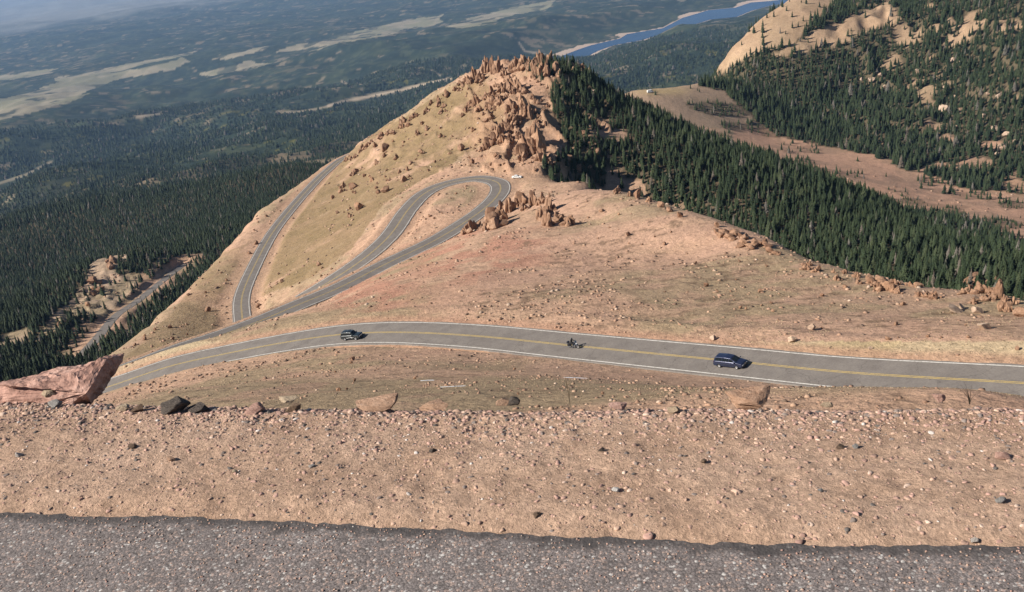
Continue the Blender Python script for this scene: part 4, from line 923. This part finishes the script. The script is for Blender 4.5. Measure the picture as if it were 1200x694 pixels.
# ------------------------------------------------------------------ stones as ground cover
def stones_mesh(name, pts, sizes, cols, sub, mat, label=None, flat=(.5, .9), smooth=False):
    protos = []
    for s in range(6):
        me = rock_mesh('tmp', 900+s, sub, 1, .85, .7, planes=5, nz=.1); co = np.array([v.co[:] for v in me.vertices]); fc = np.array([list(p.vertices) for p in me.polygons]); protos.append((co-co.mean(0), fc)); bpy.data.meshes.remove(me)
    V, Fc, Cc = [], [], []; off = 0; n_ = len(pts); pid = rng.integers(0, 6, n_); a = rng.uniform(0, 6.28, n_); tl = rng.normal(0, .35, n_); fl_ = rng.uniform(*flat, n_)
    for s in range(6):
        m = np.nonzero(pid == s)[0]; co, fc = protos[s]
        if not len(m): continue
        c_, s_ = np.cos(a[m])[:, None], np.sin(a[m])[:, None]; ct, st = np.cos(tl[m])[:, None], np.sin(tl[m])[:, None]
        x, y, z = co[:, 0][None], co[:, 1][None], co[:, 2][None]*fl_[m][:, None]
        y2_ = y*ct-z*st; z2_ = y*st+z*ct; xx = x*c_-y2_*s_; yy = x*s_+y2_*c_
        P_ = np.stack([xx, yy, z2_], -1)*sizes[m][:, None, None]+pts[m][:, None]
        V.append(P_.reshape(-1, 3)); Fc.append((fc[None]+(np.arange(len(m))*len(co))[:, None, None]+off).reshape(-1, 3)); Cc.append(np.repeat(cols[m], len(co), 0)); off += len(m)*len(co)
    V = np.concatenate(V); Fc = np.concatenate(Fc); Cc = np.concatenate(Cc); me = bpy.data.meshes.new(name)
    me.vertices.add(len(V)); me.vertices.foreach_set('co', V.astype(np.float32).ravel()); me.loops.add(Fc.size); me.loops.foreach_set('vertex_index', Fc.astype(np.int32).ravel())
    me.polygons.add(len(Fc)); me.polygons.foreach_set('loop_start', np.arange(0, Fc.size, 3, dtype=np.int32)); me.polygons.foreach_set('loop_total', np.full(len(Fc), 3, np.int32)); me.update()
    at = me.color_attributes.new('stone', 'FLOAT_COLOR', 'POINT'); at.data.foreach_set('color', np.concatenate([Cc, np.ones((len(Cc), 1))], 1).astype(np.float32).ravel())
    if smooth: me.polygons.foreach_set('use_smooth', np.ones(len(Fc), bool))
    me.materials.append(mat); o = bpy.data.objects.new(name, me); COL.objects.link(o); o['kind'] = 'stuff'; o['label'] = label; o['category'] = 'stones'; return o
m_stone, nt, b = new_mat('loose_stone', .9, .15); at = nt.nodes.new('ShaderNodeVertexColor'); at.layer_name = 'stone'
c = mix(nt, at.outputs[0], ramp(nt, noise(nt, 45, 4, .7, coords(nt)).outputs[0], [(.3, g1(.75)), (.7, g1(1.25))]), .8, 'MULTIPLY'); nt.links.new(c, b.inputs['Base Color'])
PAL = np.array([(.42, .27, .22), (.48, .33, .25), (.36, .24, .19), (.54, .41, .33), (.22, .18, .16), (.55, .5, .46), (.13, .115, .105), (.38, .24, .2)]); PW = np.array([.27, .24, .18, .06, .11, .02, .05, .09])
def pal(n_): return PAL[rng.choice(len(PAL), n_, p=PW/PW.sum())]*.92*rng.uniform(.85, 1.15, (n_, 1))
# gravel on the near shoulder
n_ = 110000; gx = rng.uniform(-5.5, 5.5, n_); v_ = rng.random(n_)**.85; gy = edge_y(gx)+.03+(lip_y(gx)+.5-edge_y(gx))*v_
kp = rng.random(n_) < (.25+.75*ss(.35, .85, v_))*(.55+.9*fbm(gx, gy, .35, 3, 301)); gx, gy, v_ = gx[kp], gy[kp], v_[kp]
sz = .0042+.013*rng.random(len(gx))**4.5*(1+1.2*ss(.5, .95, v_)); sz = np.where(rng.random(len(gx)) < .012, sz*1.6, sz)
gz = near_surf(gx, gy)-sz*.1; big_ = sz > .012
stones_mesh('gravel', np.stack([gx, gy, gz], -1)[~big_], sz[~big_], pal((~big_).sum()), 1, m_stone, 'fine pinkish gravel strewn over the near shoulder')
stones_mesh('pebbles', np.stack([gx, gy, gz], -1)[big_], sz[big_], pal(big_.sum()), 2, m_stone, 'larger loose pebbles on the near shoulder and its outer lip')
# chips pressed into and lying on the near asphalt
n_ = 9000; gx = rng.uniform(-4.5, 4.5, n_); gy = nedge(gx)-.02-rng.random(n_)**1.2*1.3; sz = rng.uniform(.003, .0075, n_)
stones_mesh('stone_chips', np.stack([gx, gy, np.full(n_, -CAMH+.0)], -1), sz, np.clip(pal(n_)*.9, 0, 1), 1, m_stone, 'stone chips in the worn surface of the near road')
# stones over the slopes beyond
n_ = 120000; a = R(-34)+rng.random(n_)*R(66); r_ = 42*np.exp(rng.random(n_)*math.log(760/42)); gx = r_*np.sin(a); gy = r_*np.cos(a)
gz = hq(gx, gy); ppx, ppy = project(gx, gy, gz)
dens = .12+.9*ss(.5, .68, fbm(gx, gy, 16, 4, 305)); dens *= np.where(sampleF(gx, gy) > .3, .25, 1)
dens = np.where(r_ < 150, dens*.35, dens); dens = np.where((r_ > 400) & (ppx > 400) & (ppx < 560), dens*1.6+.25, dens); dens = np.where((r_ > 400) & (ppy < 205) & (ppx > 540) & (ppx < 700), 1.0, dens); dens = np.where((ppx > 820) & (ppy < 300) & (r_ < 420), dens*1.3, dens)
okk = rng.random(n_) < dens
for k in ('main', 'loop', 'leg'):
    dd, _, sg_ = rsample(k, gx, gy); okk &= dd > ROADS[k][1]+1.2
    if k == 'main': okk &= ~((dd < 11.5) & (sg_ > 0) & (rng.random(n_) < .93))
okk &= (ppx > -30) & (ppx < 1230) & (ppy > 40)
gx, gy, gz, r_ = gx[okk], gy[okk], gz[okk], r_[okk]
sz = (.05+.55*rng.random(len(gx))**6)*(.6+r_/300.); sz = np.where(r_ < 140, sz*.7, sz)
cc = np.array([(.34, .215, .15), (.40, .27, .19), (.27, .17, .12), (.45, .34, .26), (.17, .12, .09)])[rng.choice(5, len(gx), p=[.34, .22, .24, .05, .15])]*rng.uniform(.8, 1.1, (len(gx), 1))
stones_mesh('scree', np.stack([gx, gy, gz+sz*.1], -1), sz, cc, 1, m_stone, 'loose stones scattered over the slopes of the spur')
# low tufts of dry grass and scrub
m_tuft, nt, b = new_mat('dry_tuft', .9, .1); at = nt.nodes.new('ShaderNodeVertexColor'); at.layer_name = 'stone'; nt.links.new(at.outputs[0], b.inputs['Base Color'])
n_ = 60000; a = R(-34)+rng.random(n_)*R(66); r_ = 48*np.exp(rng.random(n_)*math.log(700/48)); gx = r_*np.sin(a); gy = r_*np.cos(a); gz = hq(gx, gy)
okk = rng.random(n_) < (.05+ss(.52, .64, fbm(gx, gy, 20, 4, 315))*.9)*(sampleF(gx, gy) < .3)
for k in ('main', 'loop', 'leg'): dd, _, sg_ = rsample(k, gx, gy); okk &= dd > ROADS[k][1]+(10 if k == 'main' else 2.5) if k != 'main' else ((dd > ROADS[k][1]+1.6) & ((sg_ < 0) | (dd > 12)))
gx, gy, gz, r_ = gx[okk], gy[okk], gz[okk], r_[okk]; sz = rng.uniform(.08, .30, len(gx))*(.5+r_/400.); sz = np.where(r_ < 130, sz*.5, sz)
cc = np.array([(.34, .255, .16), (.27, .20, .125), (.16, .125, .08), (.40, .31, .20)])[rng.choice(4, len(gx), p=[.35, .25, .15, .25])]
o = stones_mesh('scrub', np.stack([gx, gy, gz], -1), sz, cc, 1, m_tuft, 'low dry grass tufts and scrub on the slopes', flat=(.3, .6))
o['category'] = 'scrub'
# ------------------------------------------------------------------ single rocks on the near shoulder
def near_hit(px, py):
    d = ray(px, py); t = np.linspace(2, 8, 3000); P_ = d[None]*t[:, None]; h_ = near_surf(P_[:, 0], P_[:, 1]); b_ = np.nonzero(P_[:, 2] < h_)[0]
    i = b_[0] if len(b_) else int(np.argmin(np.abs(P_[:, 2]-h_))); return P_[i], t[i]
def nmat(name, a_, b2, c2): return rock_mat(name, [a_, b2, c2], 5, .03)
m_np = nmat('pink_granite', (.29, .17, .14), (.46, .29, .24), (.56, .40, .34)); m_no = nmat('orange_granite', (.33, .2, .13), (.46, .30, .21), (.53, .37, .27))
m_nt = nmat('tan_stone', (.36, .27, .19), (.48, .38, .27), (.56, .46, .35)); m_ng = nmat('grey_stone', (.2, .19, .18), (.3, .29, .28), (.4, .385, .37)); m_nk = nmat('dark_shaded_stone', (.06, .05, .045), (.10, .085, .075), (.16, .13, .11)); m_nw = nmat('white_stone', (.5, .48, .45), (.62, .6, .57), (.72, .7, .67))  # the darkest stone colour also carries the shade of the lip rocks
m_nb = nmat('brown_stone', (.14, .1, .075), (.2, .14, .1), (.27, .19, .14))
def nput(px, py, w_, h_, mat, label, seed, depth=.8, name='rock', tilt=(0, 0), sub=4):
    p, D = near_hit(px, py+h_*.42); k = D/FPX
    me = rock_mesh(name, seed, sub, 1, 1, 1, planes=17, nz=.10, mat=mat); co = np.array([v.co[:] for v in me.vertices]); e = co.max(0)-co.min(0)
    o = bpy.data.objects.new(name, me); COL.objects.link(o); o.scale = (w_*k/e[0], w_*k*depth/e[1], h_*k*1.1/e[2]); o.rotation_euler = (tilt[0], tilt[1], 0)
    o.location = (p[0]-co[:, 0].mean()*o.scale[0], p[1]+w_*k*depth*.25, p[2]-h_*k*.22); return thing(o, label, 'rock')
for a in [(60,461,20,12,m_nt,'rounded pale stone tucked against the front of the large pink boulder',1),(64,474,17,9,m_ng,'grey pebble just below the pale stone by the large pink boulder',2),
          (144,479,16,8,m_nt,'small pale flat stone right of the large pink boulder',3),(161,480,15,9,m_nb,'small brown stone next to the flat pale one right of the pink boulder',4),
          (205,477,34,17,m_nk,'black pointed rock on the shoulder lip, right of the large pink boulder',5),(232,481,30,9,m_nk,'low black rock trailing to the right of the black pointed one',6),  # pointed rock has its shade in the colour; low one stands for its shadow
          (298,480,28,12,m_np,'low pink rock on the lip, second group right of the black rock',7),(337,470,24,9,m_nt,'pale tan slab behind the pair of brown stones on the lip',8),(345,479,20,10,m_nb,'brown stone in front of the pale tan slab on the lip',9),
          (447,472,56,15,m_no,'wide orange rock with shadowed right end on the lip left of centre',10),(510,478,42,8,m_no,'flat orange rock nearly buried, right of the wide orange rock',11),
          (590,472,20,10,m_no,'small orange rock beside a dark one near the middle of the lip',12),(603,470,17,13,m_nk,'dark blurred rock near the middle of the shoulder lip',13),  # the dark rock stands for the shadow of the orange one
          (725,477,24,9,m_np,'pinkish rock on the lip right of the middle',14),(791,481,17,10,m_nt,'round tan stone on the lip below the blue minivan',15),
          (880,470,58,19,m_no,'large orange slab sloping to the left on the lip, right of centre',16),(970,475,14,7,m_nt,'small square tan stone right of the large orange slab',17),(1101,466,14,10,m_np,'reddish stone on the lip near the right end of the road',18),
          (1175,535,20,12,m_np,'pink stone at the right edge, midway down the shoulder',19),(723,574,14,9,m_nw,'bright white stone on the shoulder right of centre',20),(1142,634,13,9,m_nw,'white stone lying near the asphalt edge at right',21),
          (1174,587,17,10,m_ng,'light grey stone low on the shoulder at the right edge',22),(962,575,9,6,m_ng,'small light grey stone in the middle of the right shoulder',23),(629,604,13,9,m_nb,'brown stone close to the asphalt edge near centre',24),
          (507,528,14,8,m_nk,'dark stone in the upper shoulder below the orange rocks',25),(364,547,10,6,m_nw,'white chip in the left middle of the shoulder',26),(1003,523,10,9,m_ng,'grey upright stone under the orange slab at right',27),
          (985,524,15,8,m_nb,'dark brown stone beside the grey upright one',28),(705,527,10,8,m_nk,'small black stone on the shoulder right of centre',29),(825,541,11,8,m_nb,'brown stone in the shoulder below the minivan',30),
          (200,539,14,7,m_no,'orange stone on the left shoulder',31),(155,523,13,7,m_nb,'brown stone high on the left shoulder',32),(22,533,12,8,m_nw,'pale stone near the left edge of the shoulder',33),(275,553,9,6,m_nt,'tan chip on the left shoulder below the pink rock',34)]:
    a = list(a); a[2] *= .9; a[3] *= .82
    if a[1] > 500: a[2] *= .78; a[3] *= .78
    nput(*a)
# the large pink boulder at the left
p, D = near_hit(60, 474); k = D/FPX; u = np.array([1., 0, 0]); ctr = p
out_ = [(-60,470),(-48,452),(-20,446),(0,441),(18,435),(45,433),(72,434),(98,429),(126,421),(134,424),(130,436),(121,452),(110,474),(104,486),(60,486),(0,486),(-50,484)]
Vf, Vb = [], []
for px, py in out_:
    x = (px-60)*k*(.80 if px > 60 else 1); z = (474-py)*k*.74; lean = .25*z
    Vf.append((x, lean+(-.05 if 5 < px < 100 else .03), z)); sc_ = .8
    Vb.append((x*.86+.06, lean+.22, z*.66))
n_ = len(out_); me = bpy.data.meshes.new('pink_boulder'); mc_ = (54*k*.8, -.10, 20*k*.74)
me.from_pydata(Vf+Vb+[mc_], [], [(i, (i+1) % n_, 2*n_) for i in range(n_)]+[tuple(range(2*n_-1, n_-1, -1))]+[(i, n_+i, n_+(i+1) % n_, (i+1) % n_) for i in range(n_)])
bm = bmesh.new(); bm.from_mesh(me); bmesh.ops.recalc_face_normals(bm, faces=bm.faces); bmesh.ops.triangulate(bm, faces=bm.faces[:])
for it in range(4): bmesh.ops.subdivide_edges(bm, edges=[e_ for e_ in bm.edges if e_.calc_length() > .022], cuts=1, use_grid_fill=True); bmesh.ops.triangulate(bm, faces=bm.faces[:])
co = np.array([v.co[:] for v in bm.verts])
dn = .030*(fbm(co[:, 0]+co[:, 1], co[:, 2], .11, 5, 401)-.5)+.012*(fbm(co[:, 0]*1.0, co[:, 2]+co[:, 1], .03, 3, 402)-.5)
for v, d_ in zip(bm.verts, dn): v.co += v.normal*float(d_)*1.6
bm.to_mesh(me); bm.free(); me.materials.append(m_np); o = bpy.data.objects.new('boulder', me); COL.objects.link(o); o.location = (float(p[0]), float(p[1])+.05, float(p[2])-.02)
thing(o, 'large pink granite boulder with shadowed right end at the left of the shoulder', 'rock')
# snow remnants below the road, pale stalks in place of a marker stake, and a dead weed
m_snow = pmat('old_snow', (.75, .78, .82), .7, .3)
for px, py, wpx, lab in [(531,453,30,'thin streak of old snow in dry grass, left of the other streak'),(501,446,16,'short faint streak of old snow up left of the long one'),(676,443,30,'thin straight streak of old snow below the motorcycle')]:
    p, D = pick(px, py); k = D/FPX; w_ = wpx*k/2; V, Fc = [], []; m_ = 26
    for i in range(m_+1):
        t = i/m_*2-1; x = p[0]+t*w_; yw = (.42*math.sqrt(max(0, 1-t*t))+.05)*(.6+.8*float(fbm(x, 0, .7, 3, 77))); yc = p[1]+.9*(float(fbm(x, 5, 1.4, 2, 78))-.5)
        for s, hh in ((-1, -.03), (-.5, .03), (.5, .035), (1, -.03)):
            y = yc+s*yw*(.5+1.3*float(fbm(x*1.0, 9, .5, 2, 79))); V.append((x, y, float(hq(np.array([x]), np.array([y]))[0])+hh))
    for i in range(m_):
        for j in range(3): Fc.append((i*4+j, i*4+4+j, i*4+5+j, i*4+1+j))
    thing(mobj('snow_patch', V, Fc, m_snow), lab, 'snow')
m_stalk = pmat('stalk_for_stake', (.42, .35, .22), .9, .1); m_weed = pmat('dead_weed', (.07, .055, .04), .9, .1)
def weed(px, py, hpx, mat, label, n2, spread):
    p, D = near_hit(px, py); k = D/FPX; h_ = hpx*k; V = []; Fc = []; bm = bmesh.new()
    for i in range(n2):
        a = rr.uniform(0, 6.28); s = rr.uniform(.2, 1)*spread*h_; b0 = Vector((0, 0, -.01)); prev = b0; rad_ = .0022
        pts = [Vector((math.cos(a)*s*t*t, math.sin(a)*s*t*t*.6, h_*t*(1-.1*i/n2))) for t in (0, .35, .7, 1)]; ring0 = None
        for j, q_ in enumerate(pts):
            rg_ = [bm.verts.new(q_+Vector((math.cos(c_)*rad_*(1-.25*j), math.sin(c_)*rad_*(1-.25*j), 0))) for c_ in (0, 2.09, 4.19)]
            if ring0:
                for c_ in range(3): bm.faces.new((ring0[c_], ring0[(c_+1) % 3], rg_[(c_+1) % 3], rg_[c_]))
            ring0 = rg_
    me = bpy.data.meshes.new('dry_weed'); bm.to_mesh(me); bm.free(); me.materials.append(mat); o = bpy.data.objects.new('dry_weed', me); COL.objects.link(o); o.location = tuple(float(x) for x in p); thing(o, label, 'plant')
# dark low willow on the shaded side of the outcrop
m_wil, nt, b = new_mat('willow_leaves', .8, .2, (.022, .032, .016))
def shrub(px, py, wpx, hpx, label):
    p, D = pick(px, py+hpx*.3); k = D/FPX; r2 = random.Random(px); V, Fc = [], []
    for _ in range(3200):
        a = r2.uniform(0, 6.28); q_ = math.sqrt(r2.random()); x = math.cos(a)*q_*wpx*k/2; y = math.sin(a)*q_*wpx*k*.32; hh = hpx*k*(1-q_**2)*r2.uniform(.3, 1)+.05
        z0 = float(hq(np.array([p[0]+x]), np.array([p[1]+y]))[0])-p[2]; c_ = Vector((x, y, z0+hh)); s = r2.uniform(.15, .38); n0 = len(V)
        for _k in range(3): V.append(c_+Vector((r2.uniform(-s, s), r2.uniform(-s, s), r2.uniform(-s, s))))
        Fc.append((n0, n0+1, n0+2))
    me = bpy.data.meshes.new('shrub'); me.from_pydata([tuple(v) for v in V], [], Fc); me.materials.append(m_wil); o = bpy.data.objects.new('shrub', me); COL.objects.link(o); o.location = tuple(p); thing(o, label, 'shrub')

weed(668, 478, 42, m_stalk, 'pale upright stalks in place of a marker stake at the lip right of centre', 5, .10)  # stalks put in where a reflector stake likely stands
weed(1136, 474, 22, m_weed, 'thin dark dead weed leaning on the lip near the right end', 6, .8)
# ------------------------------------------------------------------ light, sky, haze
SUN_EL, SUN_AZ = R(33), math.atan2(-math.cos(R(14)), -math.sin(R(14)))   # azimuth of the sun measured from +Y towards +X
sd = Vector((math.sin(SUN_AZ)*math.cos(SUN_EL), math.cos(SUN_AZ)*math.cos(SUN_EL), math.sin(SUN_EL)))
ld = bpy.data.lights.new('sun', 'SUN'); ld.energy = 5.0; ld.angle = R(.53); ld.color = (1.0, .92, .81)
lo = bpy.data.objects.new('sun', ld); COL.objects.link(lo); lo.rotation_euler = sd.to_track_quat('Z', 'Y').to_euler(); lo.location = sd*50
w = bpy.data.worlds.new('World'); scene.world = w; w.use_nodes = True; nt = w.node_tree
sky = nt.nodes.new('ShaderNodeTexSky'); sky.sky_type = 'NISHITA'; sky.sun_disc = False
sky.sun_elevation = SUN_EL; sky.sun_rotation = SUN_AZ; sky.altitude = 3800; sky.dust_density = .6
bg = nt.nodes['Background']; nt.links.new(sky.outputs[0], bg.inputs[0]); bg.inputs[1].default_value = .055
scene.view_settings.view_transform = 'Standard'; scene.view_settings.look = 'None'; scene.view_settings.gamma = 1
scene.view_settings.use_curve_mapping = False; scene.view_settings.exposure = 0.7
HAZE = 2.9e-5
x0, x1, y0, y1 = -34000, 34000, -60, 49000; z0, z1 = float(Z.min())-1.0, max(float(Z.max()), 3.0)+5
bm = bmesh.new(); bmesh.ops.create_cube(bm, size=1)
for v in bm.verts: v.co = Vector(((x0+x1)/2+v.co.x*(x1-x0), (y0+y1)/2+v.co.y*(y1-y0), (z0+z1)/2+v.co.z*(z1-z0)))
me = bpy.data.meshes.new('haze'); bm.to_mesh(me); bm.free()
mh = bpy.data.materials.new('haze_air'); mh.use_nodes = True; nt = mh.node_tree
nt.nodes.remove(nt.nodes['Principled BSDF']); pv = nt.nodes.new('ShaderNodeVolumePrincipled')
pv.inputs['Color'].default_value = (.36, .60, 1.0, 1); pv.inputs['Density'].default_value = HAZE; pv.inputs['Anisotropy'].default_value = .0
nt.links.new(pv.outputs[0], nt.nodes['Material Output'].inputs['Volume'])
me.materials.append(mh); hz = bpy.data.objects.new('haze', me); COL.objects.link(hz); hz['kind'] = 'stuff'
scene.cycles.volume_bounces = 0
scene.cycles.max_bounces = 5; scene.cycles.diffuse_bounces = 2; scene.cycles.glossy_bounces = 2; scene.cycles.transparent_max_bounces = 6
scene.cycles.use_denoising = True
